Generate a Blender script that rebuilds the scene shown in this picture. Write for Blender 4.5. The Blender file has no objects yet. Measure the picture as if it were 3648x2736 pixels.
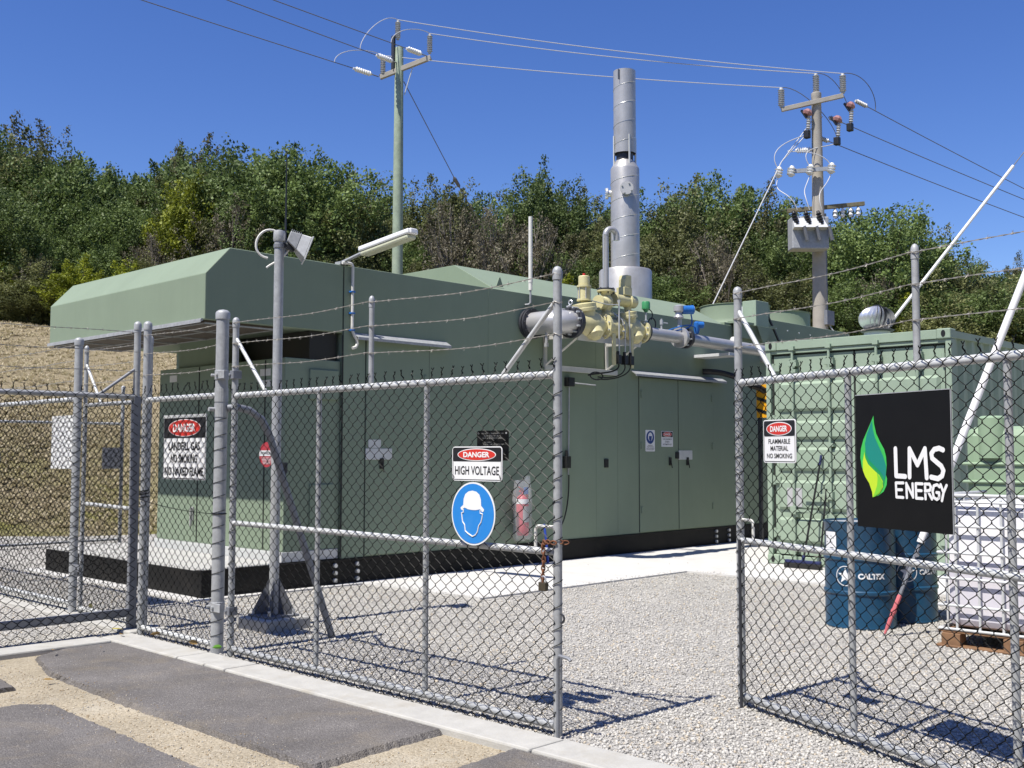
import bpy, bmesh, math, random
import numpy as np
from mathutils import Vector, Matrix, Euler
random.seed(7); rng = np.random.default_rng(11)
R = math.radians; PI = math.pi
sc = bpy.context.scene
col = sc.collection
# ------------------------------------------------------------------ camera
# frame: +x runs along the generator building, +y across it, z up (metres)
CAM = Vector((-5.54, -9.62, 1.441)); YAW = 0.7696; PIT = 0.0638; ROLL = 0.0015
F = Vector((math.cos(YAW)*math.cos(PIT), math.sin(YAW)*math.cos(PIT), math.sin(PIT)))
Rv = Vector((math.sin(YAW), -math.cos(YAW), 0)); Uv = Rv.cross(F)
R2 = Rv*math.cos(ROLL)+Uv*math.sin(ROLL); U2 = R2.cross(F)
cd = bpy.data.cameras.new('camera'); cam = bpy.data.objects.new('camera', cd); col.objects.link(cam)
cam.matrix_world = Matrix(((R2.x, U2.x, -F.x, CAM.x), (R2.y, U2.y, -F.y, CAM.y), (R2.z, U2.z, -F.z, CAM.z), (0, 0, 0, 1)))
cd.lens = 38.0; cd.sensor_width = 36; cd.clip_start = 0.05; cd.clip_end = 8000
sc.camera = cam
# ------------------------------------------------------------------ world, sun, exposure
SUN_EL = R(61); SUN_DIR = Vector((math.cos(SUN_EL)*math.cos(R(-2.2)), math.cos(SUN_EL)*math.sin(R(-2.2)), -math.sin(SUN_EL)))
w = bpy.data.worlds.new('World'); sc.world = w; w.use_nodes = True
nt = w.node_tree; bg = nt.nodes['Background']
sky = nt.nodes.new('ShaderNodeTexSky'); sky.sky_type = 'NISHITA'; sky.sun_disc = False
sky.sun_elevation = SUN_EL
# sun azimuth measured from +Y clockwise; sun stands at -SUN_DIR
sky.sun_rotation = math.atan2(-SUN_DIR.x, -SUN_DIR.y)
sky.altitude = 600; sky.air_density = 1.0; sky.dust_density = 0.25; sky.ozone_density = 4.0
hsv = nt.nodes.new('ShaderNodeHueSaturation'); hsv.inputs['Saturation'].default_value = 1.23; hsv.inputs['Hue'].default_value = 0.518
nt.links.new(sky.outputs[0], hsv.inputs['Color']); nt.links.new(hsv.outputs[0], bg.inputs[0]); bg.inputs[1].default_value = 0.108
sl = bpy.data.lights.new('sun', 'SUN'); sl.energy = 5.0; sl.angle = R(0.53); sl.color = (1.0, 0.955, 0.88)
so = bpy.data.objects.new('sun', sl); col.objects.link(so); so.rotation_euler = SUN_DIR.to_track_quat('-Z', 'Y').to_euler(); so.location = (-10, 0, 20)
vs = sc.view_settings; vs.view_transform = 'Standard'; vs.look = 'None'; vs.exposure = 0.46; vs.gamma = 1; vs.use_curve_mapping = False
sc.render.filter_size = 1.1
sc.cycles.max_bounces = 8; sc.cycles.diffuse_bounces = 2; sc.cycles.transparent_max_bounces = 12

# ------------------------------------------------------------------ materials
def mat(name, c, rough=0.6, metal=0.0, var=0.0, scale=8.0, bump=0.0, bscale=60.0, spec=0.5, stain=None, stain_amt=0.5, stain_scale=3.0, coat=0.0, streak=0.0):
    m = bpy.data.materials.new(name); m.use_nodes = True; t = m.node_tree; b = t.nodes['Principled BSDF']
    b.inputs['Roughness'].default_value = rough; b.inputs['Metallic'].default_value = metal
    b.inputs['Specular IOR Level'].default_value = spec
    if coat: b.inputs['Coat Weight'].default_value = coat
    tc = t.nodes.new('ShaderNodeTexCoord')
    src = None
    rgb = t.nodes.new('ShaderNodeRGB'); rgb.outputs[0].default_value = (*c, 1); src = rgb.outputs[0]
    if var:
        n = t.nodes.new('ShaderNodeTexNoise'); n.inputs['Scale'].default_value = scale; n.inputs['Detail'].default_value = 6; n.inputs['Roughness'].default_value = 0.65
        t.links.new(tc.outputs['Object'], n.inputs['Vector'])
        mr = t.nodes.new('ShaderNodeMapRange'); mr.inputs[1].default_value = 0.3; mr.inputs[2].default_value = 0.7; mr.inputs[3].default_value = 1-var; mr.inputs[4].default_value = 1+var
        t.links.new(n.outputs[0], mr.inputs[0])
        mx = t.nodes.new('ShaderNodeVectorMath'); mx.operation = 'SCALE'; t.links.new(src, mx.inputs[0]); t.links.new(mr.outputs[0], mx.inputs['Scale']); src = mx.outputs[0]
    if stain:
        n = t.nodes.new('ShaderNodeTexNoise'); n.inputs['Scale'].default_value = stain_scale; n.inputs['Detail'].default_value = 8; n.inputs['Roughness'].default_value = 0.7
        t.links.new(tc.outputs['Object'], n.inputs['Vector'])
        mr = t.nodes.new('ShaderNodeMapRange'); mr.inputs[1].default_value = 0.52; mr.inputs[2].default_value = 0.72; mr.inputs[3].default_value = 0; mr.inputs[4].default_value = stain_amt
        t.links.new(n.outputs[0], mr.inputs[0])
        mi = t.nodes.new('ShaderNodeMix'); mi.data_type = 'RGBA'; t.links.new(mr.outputs[0], mi.inputs[0]); t.links.new(src, mi.inputs[6]); mi.inputs[7].default_value = (*stain, 1); src = mi.outputs[2]
    if streak:
        mp = t.nodes.new('ShaderNodeMapping'); mp.inputs['Scale'].default_value = (3, 3, 0.3); t.links.new(tc.outputs['Object'], mp.inputs['Vector'])
        n = t.nodes.new('ShaderNodeTexNoise'); n.inputs['Scale'].default_value = 1.6; n.inputs['Detail'].default_value = 7; n.inputs['Roughness'].default_value = 0.7; t.links.new(mp.outputs[0], n.inputs['Vector'])
        mr = t.nodes.new('ShaderNodeMapRange'); mr.inputs[1].default_value = 0.35; mr.inputs[2].default_value = 0.7; mr.inputs[3].default_value = 1+streak; mr.inputs[4].default_value = 1-streak; t.links.new(n.outputs[0], mr.inputs[0])
        mx = t.nodes.new('ShaderNodeVectorMath'); mx.operation = 'SCALE'; t.links.new(src, mx.inputs[0]); t.links.new(mr.outputs[0], mx.inputs['Scale']); src = mx.outputs[0]
    t.links.new(src, b.inputs['Base Color'])
    if bump:
        n = t.nodes.new('ShaderNodeTexNoise'); n.inputs['Scale'].default_value = bscale; n.inputs['Detail'].default_value = 4
        t.links.new(tc.outputs['Object'], n.inputs['Vector'])
        bp = t.nodes.new('ShaderNodeBump'); bp.inputs['Strength'].default_value = bump; bp.inputs['Distance'].default_value = 0.01
        t.links.new(n.outputs[0], bp.inputs['Height']); t.links.new(bp.outputs[0], b.inputs['Normal'])
    return m
M = {}
M['green'] = mat('green paint', (0.222, 0.276, 0.20), 0.55, spec=0.1, streak=0.022, var=0.04, scale=1.3, bump=0.03, bscale=2.0, stain=(0.25, 0.275, 0.215), stain_amt=0.12)
M['green2'] = mat('container green paint', (0.285, 0.36, 0.275), 0.5, spec=0.2, streak=0.03, var=0.05, scale=4, stain=(0.34, 0.38, 0.29), stain_amt=0.25, bump=0.05, bscale=6)
M['seam'] = mat('dark joint', (0.02, 0.025, 0.02), 0.8)
M['blackbeam'] = mat('black painted steel', (0.012, 0.0115, 0.011), 0.6, spec=0.2, var=0.2, scale=5, stain=(0.035, 0.03, 0.025), stain_amt=0.4)
M['galv'] = mat('galvanised steel', (0.36, 0.37, 0.375), 0.5, 0.15, var=0.16, scale=22, bump=0.04, bscale=80, stain=(0.55, 0.56, 0.56), stain_amt=0.4, stain_scale=9)
M['galvlight'] = mat('bright galvanised steel', (0.58, 0.59, 0.58), 0.5, 0.15, var=0.08, scale=14)
M['galvdark'] = mat('weathered and shaded galvanised steel', (0.22, 0.23, 0.25), 0.55, 0.3, var=0.15, scale=12)  # dark tone doubles as painted shade on back stay and square rail
M['wire'] = mat('black coated wire', (0.004, 0.0045, 0.004), 0.34, spec=0.07)
M['barb'] = mat('barbed wire steel', (0.36, 0.34, 0.30), 0.55, 0.3, var=0.2, scale=30)
M['steel'] = mat('spiral stainless duct', (0.47, 0.455, 0.43), 0.38, 0.45, var=0.14, scale=3, stain=(0.30, 0.27, 0.22), stain_amt=0.45, stain_scale=2.2, bump=0.06, bscale=4)
M['steelseam'] = mat('duct seam', (0.68, 0.68, 0.68), 0.3, 0.7)
M['steelpipe'] = mat('stainless pipe', (0.46, 0.455, 0.45), 0.38, 0.4, var=0.06, scale=6)
M['bolt'] = mat('zinc bolt', (0.62, 0.63, 0.64), 0.35, 0.5)
M['darksteel'] = mat('dark painted flange', (0.04, 0.042, 0.05), 0.5, 0.2, var=0.15)
M['yellow'] = mat('cream yellow enamel', (0.60, 0.55, 0.30), 0.45, var=0.09, scale=9, bump=0.05, bscale=25, stain=(0.36, 0.30, 0.15), stain_amt=0.5)
M['alu'] = mat('aluminium angle', (0.60, 0.59, 0.55), 0.45, 0.3, var=0.08)
M['red'] = mat('red plastic', (0.55, 0.03, 0.03), 0.4)
M['redenamel'] = mat('faded red enamel', (0.50, 0.055, 0.07), 0.45, var=0.1)
M['white'] = mat('white enamel', (0.80, 0.80, 0.79), 0.4, var=0.02, stain=(0.6, 0.58, 0.54), stain_amt=0.15)
M['whitesleeve'] = mat('white plastic sleeve', (0.78, 0.77, 0.76), 0.5, var=0.04)
M['offwhite'] = mat('weathered white plastic', (0.66, 0.65, 0.60), 0.5, var=0.05, scale=10)
M['diffuser'] = mat('lamp diffuser', (0.55, 0.56, 0.40), 0.25, var=0.05)
M['black'] = mat('black plastic', (0.013, 0.013, 0.013), 0.45)
M['blacksign'] = mat('black sign face', (0.006, 0.006, 0.006), 0.5, spec=0.25, var=0.2)
M['signblack'] = mat('black ink', (0.012, 0.012, 0.014), 0.5)
M['signred'] = mat('sign red', (0.60, 0.035, 0.025), 0.4)
M['signblue'] = mat('sign blue', (0.02, 0.22, 0.62), 0.38, stain=(0.10, 0.32, 0.68), stain_amt=0.3, stain_scale=6)
M['grey'] = mat('grey sign back', (0.42, 0.42, 0.43), 0.5, var=0.05)
M['greyink'] = mat('pale print', (0.36, 0.36, 0.34), 0.6)
M['blue'] = mat('blue instrument housing', (0.02, 0.14, 0.45), 0.45, var=0.15)
M['bluestrap'] = mat('blue strap', (0.02, 0.06, 0.35), 0.6)
M['navy'] = mat('navy plastic', (0.015, 0.022, 0.09), 0.55)
M['turnbuckle'] = mat('faded pink red paint', (0.52, 0.13, 0.14), 0.55, var=0.15)
M['maskblue'] = mat('dark blue ink', (0.012, 0.05, 0.22), 0.45)
M['sensorgreen'] = mat('green sensor head', (0.05, 0.26, 0.10), 0.4)
M['drum'] = mat('blue drum enamel', (0.012, 0.062, 0.125), 0.35, var=0.1, scale=5, bump=0.08, bscale=6, stain=(0.06, 0.11, 0.15), stain_amt=0.6, stain_scale=5)
M['orange'] = mat('hazard yellow', (0.72, 0.34, 0.01), 0.45)
M['ibc'] = mat('translucent white tank', (0.76, 0.75, 0.76), 0.35, var=0.03, scale=3)
M['ibcfluid'] = mat('lilac tinted tank with fluid', (0.60, 0.575, 0.615), 0.35, var=0.05, scale=3)
M['wood'] = mat('pallet wood', (0.22, 0.12, 0.06), 0.75, var=0.25, scale=9)
M['polewood'] = mat('treated timber pole', (0.27, 0.33, 0.24), 0.75, var=0.2, scale=5, bump=0.3, bscale=18, stain=(0.40, 0.42, 0.33), stain_amt=0.4, stain_scale=4)
M['armwood'] = mat('weathered timber arm', (0.17, 0.15, 0.09), 0.8, var=0.3, scale=12)
M['concpole'] = mat('concrete pole', (0.37, 0.34, 0.29), 0.8, var=0.1, scale=4, bump=0.1, bscale=40)
M['porcelain'] = mat('grey insulator', (0.44, 0.44, 0.43), 0.35)
M['porcwhite'] = mat('white insulator', (0.76, 0.76, 0.74), 0.3)
M['pinkcap'] = mat('faded red cover', (0.34, 0.17, 0.16), 0.5)
M['cable'] = mat('overhead cable', (0.16, 0.155, 0.15), 0.55, 0.2)
M['cablegrey'] = mat('pale cable', (0.50, 0.50, 0.50), 0.5)
M['rust'] = mat('rusty chain', (0.17, 0.065, 0.03), 0.8, var=0.4, scale=40, stain=(0.30, 0.16, 0.06), stain_amt=0.5, stain_scale=30)
M['brass'] = mat('laminated padlock', (0.12, 0.10, 0.07), 0.4, 0.6, var=0.2)
M['tank'] = mat('green poly tank', (0.27, 0.37, 0.24), 0.5, var=0.03, scale=3)
M['bark'] = mat('bark', (0.09, 0.07, 0.055), 0.9, var=0.3, scale=6)
M['bag'] = None
M['leafdry'] = mat('dry leaf', (0.38, 0.24, 0.08), 0.7, var=0.3)
M['leafyel'] = mat('yellowed leaf', (0.55, 0.48, 0.14), 0.6, var=0.2)
M['leafgreen'] = mat('fresh leaf', (0.12, 0.32, 0.03), 0.6, var=0.2)
M['turbine'] = mat('bright aluminium', (0.72, 0.73, 0.74), 0.32, 0.7)
M['logo1'] = mat('leaf green ink', (0.05, 0.50, 0.09), 0.45)
M['logo2'] = mat('deep green ink', (0.012, 0.30, 0.09), 0.45)
M['logo3'] = mat('lime ink', (0.52, 0.72, 0.03), 0.45)
M['logo4'] = mat('bright green ink', (0.20, 0.60, 0.04), 0.45)
M['logo5'] = mat('teal ink', (0.01, 0.24, 0.19), 0.45)
m = bpy.data.materials.new('clear plastic bag'); m.use_nodes = True; t = m.node_tree; b = t.nodes['Principled BSDF']
b.inputs['Base Color'].default_value = (0.75, 0.76, 0.78, 1); b.inputs['Roughness'].default_value = 0.2
b.inputs['Alpha'].default_value = 0.22; M['bag'] = m

DUST = []
def ground_mat(name, c1, c2, c3, vscale, bump, nscale=1.2, rough=0.9, big=0.12, vor_dist=0.012, speck=None, dust=None):
    """aggregate: voronoi cells give each grain its own tone; noise gives drifts of colour"""
    m = bpy.data.materials.new(name); m.use_nodes = True; t = m.node_tree; b = t.nodes['Principled BSDF']; L = t.links.new
    b.inputs['Roughness'].default_value = rough; b.inputs['Specular IOR Level'].default_value = 0.2
    tc = t.nodes.new('ShaderNodeTexCoord')
    v = t.nodes.new('ShaderNodeTexVoronoi'); v.inputs['Scale'].default_value = vscale; L(tc.outputs['Object'], v.inputs['Vector'])
    sep = t.nodes.new('ShaderNodeSeparateColor'); L(v.outputs['Color'], sep.inputs[0])
    rp = t.nodes.new('ShaderNodeValToRGB'); e = rp.color_ramp.elements
    e[0].position = 0; e[0].color = (*c1, 1); e[1].position = 1; e[1].color = (*c3, 1); k = e.new(0.5); k.color = (*c2, 1)
    if speck: k = e.new(0.982); k.color = (*c3, 1); k = e.new(0.988); k.color = (*speck, 1); e[len(e)-1].color = (*speck, 1)
    L(sep.outputs[0], rp.inputs[0])
    n = t.nodes.new('ShaderNodeTexNoise'); n.inputs['Scale'].default_value = nscale; n.inputs['Detail'].default_value = 7; L(tc.outputs['Object'], n.inputs['Vector'])
    mr = t.nodes.new('ShaderNodeMapRange'); mr.inputs[1].default_value = 0.3; mr.inputs[2].default_value = 0.7; mr.inputs[3].default_value = 1-big; mr.inputs[4].default_value = 1+big; L(n.outputs[0], mr.inputs[0])
    sm = t.nodes.new('ShaderNodeVectorMath'); sm.operation = 'SCALE'; L(rp.outputs[0], sm.inputs[0]); L(mr.outputs[0], sm.inputs['Scale'])
    out = sm.outputs[0]
    if dust:
        nd = t.nodes.new('ShaderNodeTexNoise'); nd.inputs['Scale'].default_value = 2.6; nd.inputs['Detail'].default_value = 9; nd.inputs['Roughness'].default_value = 0.75; nd.inputs['Distortion'].default_value = 0.6; L(tc.outputs['Object'], nd.inputs['Vector'])
        md = t.nodes.new('ShaderNodeMapRange'); md.inputs[1].default_value = 0.50; md.inputs[2].default_value = 0.78; md.inputs[3].default_value = 0; md.inputs[4].default_value = dust[3]; L(nd.outputs[0], md.inputs[0])
        mdx = t.nodes.new('ShaderNodeMix'); mdx.data_type = 'RGBA'; L(md.outputs[0], mdx.inputs[0]); L(out, mdx.inputs[6]); mdx.inputs[7].default_value = (*dust[:3], 1); out = mdx.outputs[2]
    L(out, b.inputs['Base Color'])
    bp = t.nodes.new('ShaderNodeBump'); bp.inputs['Strength'].default_value = bump; bp.inputs['Distance'].default_value = vor_dist; bp.invert = True
    L(v.outputs['Distance'], bp.inputs['Height']); L(bp.outputs[0], b.inputs['Normal'])
    return m
M['gravel'] = ground_mat('grey gravel', (0.26, 0.25, 0.23), (0.38, 0.365, 0.335), (0.51, 0.49, 0.445), 55, 0.9, dust=(0.27, 0.25, 0.215, 0.45))
M['dirt'] = ground_mat('sandy fill', (0.27, 0.23, 0.165), (0.35, 0.30, 0.215), (0.42, 0.365, 0.27), 95, 0.55, nscale=1.8, big=0.16, vor_dist=0.008, dust=(0.44, 0.41, 0.34, 0.6))
M['asphalt'] = ground_mat('worn asphalt', (0.122, 0.113, 0.107), (0.147, 0.137, 0.13), (0.185, 0.172, 0.16), 130, 0.75, nscale=2.2, big=0.2, vor_dist=0.006, speck=(0.27, 0.255, 0.235), dust=(0.26, 0.215, 0.15, 0.55))
M['concrete'] = mat('pale concrete', (0.55, 0.54, 0.515), 0.8, var=0.05, scale=2.5, bump=0.05, bscale=60, stain=(0.42, 0.40, 0.36), stain_amt=0.55, stain_scale=1.3)
M['kerb'] = mat('kerb concrete', (0.42, 0.41, 0.375), 0.88, var=0.10, scale=9, bump=0.2, bscale=70, stain=(0.33, 0.30, 0.24), stain_amt=0.7, stain_scale=2.6)
M['grating'] = mat('galvanised grating', (0.62, 0.61, 0.58), 0.5, 0.1, var=0.1, scale=6)

def hill_mat():
    m = bpy.data.materials.new('dry slope and sandy ground'); m.use_nodes = True; t = m.node_tree; b = t.nodes['Principled BSDF']; L = t.links.new
    b.inputs['Roughness'].default_value = 0.95; b.inputs['Specular IOR Level'].default_value = 0.1
    tc = t.nodes.new('ShaderNodeTexCoord')
    n1 = t.nodes.new('ShaderNodeTexNoise'); n1.inputs['Scale'].default_value = 0.55; n1.inputs['Detail'].default_value = 8; n1.inputs['Roughness'].default_value = 0.7; L(tc.outputs['Object'], n1.inputs['Vector'])
    n2 = t.nodes.new('ShaderNodeTexNoise'); n2.inputs['Scale'].default_value = 9; n2.inputs['Detail'].default_value = 9; n2.inputs['Roughness'].default_value = 0.8; L(tc.outputs['Object'], n2.inputs['Vector'])
    r1 = t.nodes.new('ShaderNodeValToRGB'); e = r1.color_ramp.elements
    e[0].position = 0.25; e[0].color = (0.10, 0.078, 0.045, 1); e[1].position = 0.72; e[1].color = (0.46, 0.39, 0.26, 1); k = e.new(0.48); k.color = (0.30, 0.25, 0.16, 1)
    L(n2.outputs[0], r1.inputs[0])
    # green weeds low on the bank near its toe
    sx = t.nodes.new('ShaderNodeSeparateXYZ'); L(tc.outputs['Object'], sx.inputs[0])
    mz = t.nodes.new('ShaderNodeMapRange'); mz.inputs[1].default_value = 0.15; mz.inputs[2].default_value = 3.0; mz.inputs[3].default_value = 0.85; mz.inputs[4].default_value = 0.0; L(sx.outputs[2], mz.inputs[0])
    mn = t.nodes.new('ShaderNodeMapRange'); mn.inputs[1].default_value = 0.40; mn.inputs[2].default_value = 0.60; L(n1.outputs[0], mn.inputs[0])
    mm = t.nodes.new('ShaderNodeMath'); mm.operation = 'MULTIPLY'; L(mz.outputs[0], mm.inputs[0]); L(mn.outputs[0], mm.inputs[1])
    mi = t.nodes.new('ShaderNodeMix'); mi.data_type = 'RGBA'; L(mm.outputs[0], mi.inputs[0]); L(r1.outputs[0], mi.inputs[6]); mi.inputs[7].default_value = (0.21, 0.205, 0.06, 1)
    # made-up dark scrub colour beyond the verge, out of view, to cut bounce light
    my = t.nodes.new('ShaderNodeVectorMath'); my.operation = 'DOT_PRODUCT'; L(tc.outputs['Object'], my.inputs[0]); my.inputs[1].default_value = (0.7179, 0.6961, 0)
    mf = t.nodes.new('ShaderNodeMapRange'); mf.inputs[1].default_value = 2.0; mf.inputs[2].default_value = -2.0; L(my.outputs['Value'], mf.inputs[0])
    m2 = t.nodes.new('ShaderNodeMix'); m2.data_type = 'RGBA'; L(mf.outputs[0], m2.inputs[0]); L(mi.outputs[2], m2.inputs[6]); m2.inputs[7].default_value = (0.11, 0.115, 0.05, 1)
    L(m2.outputs[2], b.inputs['Base Color'])
    bp = t.nodes.new('ShaderNodeBump'); bp.inputs['Strength'].default_value = 1.0; bp.inputs['Distance'].default_value = 0.08; L(n2.outputs[0], bp.inputs['Height']); L(bp.outputs[0], b.inputs['Normal'])
    return m
M['hill'] = hill_mat()
def leaf_mat(name, c1, c2, c3):
    m = bpy.data.materials.new(name); m.use_nodes = True; t = m.node_tree; b = t.nodes['Principled BSDF']; L = t.links.new
    b.inputs['Roughness'].default_value = 0.55; b.inputs['Specular IOR Level'].default_value = 0.3
    at = t.nodes.new('ShaderNodeAttribute'); at.attribute_name = 'tone'
    rp = t.nodes.new('ShaderNodeValToRGB'); e = rp.color_ramp.elements
    e[0].position = 0; e[0].color = (*c1, 1); e[1].position = 1; e[1].color = (*c3, 1); k = e.new(0.5); k.color = (*c2, 1)
    L(at.outputs['Fac'], rp.inputs[0])
    oi = t.nodes.new('ShaderNodeObjectInfo')
    mr = t.nodes.new('ShaderNodeMapRange'); mr.inputs[3].default_value = 0.8; mr.inputs[4].default_value = 1.2; L(oi.outputs['Random'], mr.inputs[0])
    sm = t.nodes.new('ShaderNodeVectorMath'); sm.operation = 'SCALE'; L(rp.outputs[0], sm.inputs[0]); L(mr.outputs[0], sm.inputs['Scale'])
    L(sm.outputs[0], b.inputs['Base Color'])
    tr = t.nodes.new('ShaderNodeBsdfTranslucent'); L(sm.outputs[0], tr.inputs[0])
    mx = t.nodes.new('ShaderNodeMixShader'); mx.inputs[0].default_value = 0.32; L(b.outputs[0], mx.inputs[1]); L(tr.outputs[0], mx.inputs[2])
    L(mx.outputs[0], t.nodes['Material Output'].inputs[0])
    return m
M['leaf_mid'] = leaf_mat('mid green leaves', (0.069, 0.102, 0.030), (0.128, 0.182, 0.052), (0.202, 0.267, 0.089))
M['leaf_olive'] = leaf_mat('olive leaves', (0.077, 0.089, 0.031), (0.149, 0.166, 0.058), (0.235, 0.244, 0.102))
M['leaf_dark'] = leaf_mat('dark brown green leaves', (0.072, 0.070, 0.036), (0.126, 0.126, 0.054), (0.192, 0.192, 0.090))
M['leaf_grey'] = leaf_mat('grey brown leaves', (0.09, 0.08, 0.05), (0.16, 0.14, 0.09), (0.24, 0.22, 0.15))
M['barkgrey'] = mat('pale dead wood', (0.30, 0.26, 0.22), 0.9, var=0.25, scale=6)
M['leaf_yellow'] = leaf_mat('yellow green leaves', (0.103, 0.127, 0.014), (0.218, 0.253, 0.023), (0.345, 0.380, 0.040))

# ------------------------------------------------------------------ mesh builder
class MB:
    def __init__(s): s.v = []; s.f = []; s.mi = []; s.cuts = []
    def add(s, vs, fs, mi=0):
        o = len(s.v); s.cuts.append((o, len(s.f))); s.v += [tuple(p) for p in vs]; s.f += [tuple(i+o for i in f) for f in fs]; s.mi += [mi]*len(fs); return s
    def box(s, x0, x1, y0, y1, z0, z1, mi=0):
        x0, x1 = min(x0, x1), max(x0, x1); y0, y1 = min(y0, y1), max(y0, y1); z0, z1 = min(z0, z1), max(z0, z1)
        return s.add([(x0, y0, z0), (x1, y0, z0), (x1, y1, z0), (x0, y1, z0), (x0, y0, z1), (x1, y0, z1), (x1, y1, z1), (x0, y1, z1)],
                     [(0, 3, 2, 1), (4, 5, 6, 7), (0, 1, 5, 4), (1, 2, 6, 5), (2, 3, 7, 6), (3, 0, 4, 7)], mi)
    def obox(s, c, ax, hx, hy, hz, mi=0):
        """oriented box: centre, matrix of three unit axes, half sizes"""
        c = Vector(c); X, Y, Z = [Vector(a) for a in ax]
        vs = [c+X*i*hx+Y*j*hy+Z*k*hz for k in (-1, 1) for i, j in ((-1, -1), (1, -1), (1, 1), (-1, 1))]
        return s.add(vs, [(0, 3, 2, 1), (4, 5, 6, 7), (0, 1, 5, 4), (1, 2, 6, 5), (2, 3, 7, 6), (3, 0, 4, 7)], mi)
    def bar(s, a, b, wd, th, up=(0, 0, 1), mi=0):
        a, b = Vector(a), Vector(b); X = (b-a); l = X.length; X.normalize(); Y = Vector(up).cross(X)
        if Y.length < 1e-4: Y = Vector((0, 1, 0)).cross(X)
        Y.normalize(); Z = X.cross(Y); return s.obox((a+b)/2, (X, Y, Z), l/2, wd/2, th/2, mi)
    def tube(s, pts, r, n=8, caps=True, mi=0):
        pts = [Vector(p) for p in pts]; k = len(pts); rs = r if isinstance(r, (list, tuple)) else [r]*k
        T = [(pts[min(i+1, k-1)]-pts[max(i-1, 0)]).normalized() for i in range(k)]
        N = T[0].orthogonal().normalized(); vs = []
        for i in range(k):
            N = N-T[i]*N.dot(T[i])
            N = N.normalized() if N.length > 1e-6 else T[i].orthogonal().normalized()
            B = T[i].cross(N)
            for j in range(n):
                a = 2*PI*j/n; vs.append(pts[i]+(N*math.cos(a)+B*math.sin(a))*rs[i])
        fs = [(i*n+j, i*n+(j+1) % n, (i+1)*n+(j+1) % n, (i+1)*n+j) for i in range(k-1) for j in range(n)]
        if caps: fs += [tuple(range(n-1, -1, -1)), tuple(range((k-1)*n, k*n))]
        return s.add(vs, fs, mi)
    def lathe(s, prof, base, axis=(0, 0, 1), n=20, caps=True, mi=0):
        """prof: list of (radius, height along axis)"""
        A = Vector(axis).normalized(); N = A.orthogonal().normalized(); B = A.cross(N); base = Vector(base)
        vs = [base+A*h+(N*math.cos(2*PI*j/n)+B*math.sin(2*PI*j/n))*r for r, h in prof for j in range(n)]
        k = len(prof)
        fs = [(i*n+j, i*n+(j+1) % n, (i+1)*n+(j+1) % n, (i+1)*n+j) for i in range(k-1) for j in range(n)]
        if caps: fs += [tuple(range(n-1, -1, -1)), tuple(range((k-1)*n, k*n))]
        return s.add(vs, fs, mi)
    def prism(s, poly, fn, a, b, mi=0):
        """polygon (p,q) swept from a to b; fn(p,q,t) -> xyz"""
        n = len(poly); vs = [fn(p, q, a) for p, q in poly]+[fn(p, q, b) for p, q in poly]
        return s.add(vs, [tuple(range(n-1, -1, -1)), tuple(range(n, 2*n))]+[(i, (i+1) % n, n+(i+1) % n, n+i) for i in range(n)], mi)
    def bolts(s, c, axis, rad, k, r=0.012, h=0.025, ph=0.2):
        A = Vector(axis).normalized(); N = A.orthogonal().normalized(); B = A.cross(N)
        for j in range(k):
            a = ph+2*PI*j/k; p = Vector(c)+(N*math.cos(a)+B*math.sin(a))*rad; s.tube([p-A*h, p+A*h], r, 6)
        return s
    def mesh(s, name, mats, smooth=False):
        me = bpy.data.meshes.new(name); me.from_pydata([tuple(p) for p in s.v], [], s.f)
        for m_ in (mats if isinstance(mats, (list, tuple)) else [mats]): me.materials.append(m_)
        if any(s.mi): me.polygons.foreach_set('material_index', s.mi)
        bm = bmesh.new(); bm.from_mesh(me); bmesh.ops.recalc_face_normals(bm, faces=bm.faces); bm.to_mesh(me); bm.free()
        if smooth:
            me.polygons.foreach_set('use_smooth', [True]*len(me.polygons))
            try: me.set_sharp_from_angle(angle=R(38))
            except Exception: pass
        me.update(); return me
    def build(s, name, mats, parent=None, smooth=False, bevel=0, base=None):
        o = bpy.data.objects.new(name, s.mesh(name, mats, smooth)); col.objects.link(o)
        if parent is not None:
            o.parent = parent
            o.matrix_parent_inverse = wm(parent).inverted() if base is None else Matrix()
        if bevel:
            bv = o.modifiers.new('bevel', 'BEVEL'); bv.width = bevel; bv.segments = 2; bv.limit_method = 'ANGLE'; bv.angle_limit = R(40)
        return o
def wm(o):
    m_ = o.matrix_basis.copy()
    if o.parent is not None: m_ = wm(o.parent) @ o.matrix_parent_inverse @ m_
    return m_
def build_each(mb_, name, mats, parent, per=1, **k):
    """every `per` shapes of the builder become an object of their own"""
    c = mb_.cuts+[(len(mb_.v), len(mb_.f))]
    for i in range(0, len(mb_.cuts), per):
        (v0, f0), (v1, f1) = c[i], c[min(i+per, len(c)-1)]
        x = MB(); x.v = mb_.v[v0:v1]; x.f = [tuple(j-v0 for j in f) for f in mb_.f[f0:f1]]; x.mi = [0]*len(x.f); x.build(name, mats, parent, **k)
LOCAL = 'local'
def tag(o, label, cat, group=None):
    o['label'] = label; o['category'] = cat
    if group: o['group'] = group
    return o
def thing(name, label, cat, loc=(0, 0, 0), rz=0, group=None):
    o = bpy.data.objects.new(name, None); o.empty_display_size = 0.2; col.objects.link(o); o.location = loc; o.rotation_euler = (0, 0, rz)
    return tag(o, label, cat, group)
def struct(o): o['kind'] = 'structure'; return o
def copy_tree(o, parent=None):
    c = o.copy(); col.objects.link(c)
    if parent is not None: c.parent = parent
    for ch in list(o.children): copy_tree(ch, c)
    return c
def arc(c, r, a0, a1, n, X, Y):
    c, X, Y = Vector(c), Vector(X), Vector(Y)
    return [c+X*r*math.cos(a0+(a1-a0)*i/n)+Y*r*math.sin(a0+(a1-a0)*i/n) for i in range(n+1)]
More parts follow.
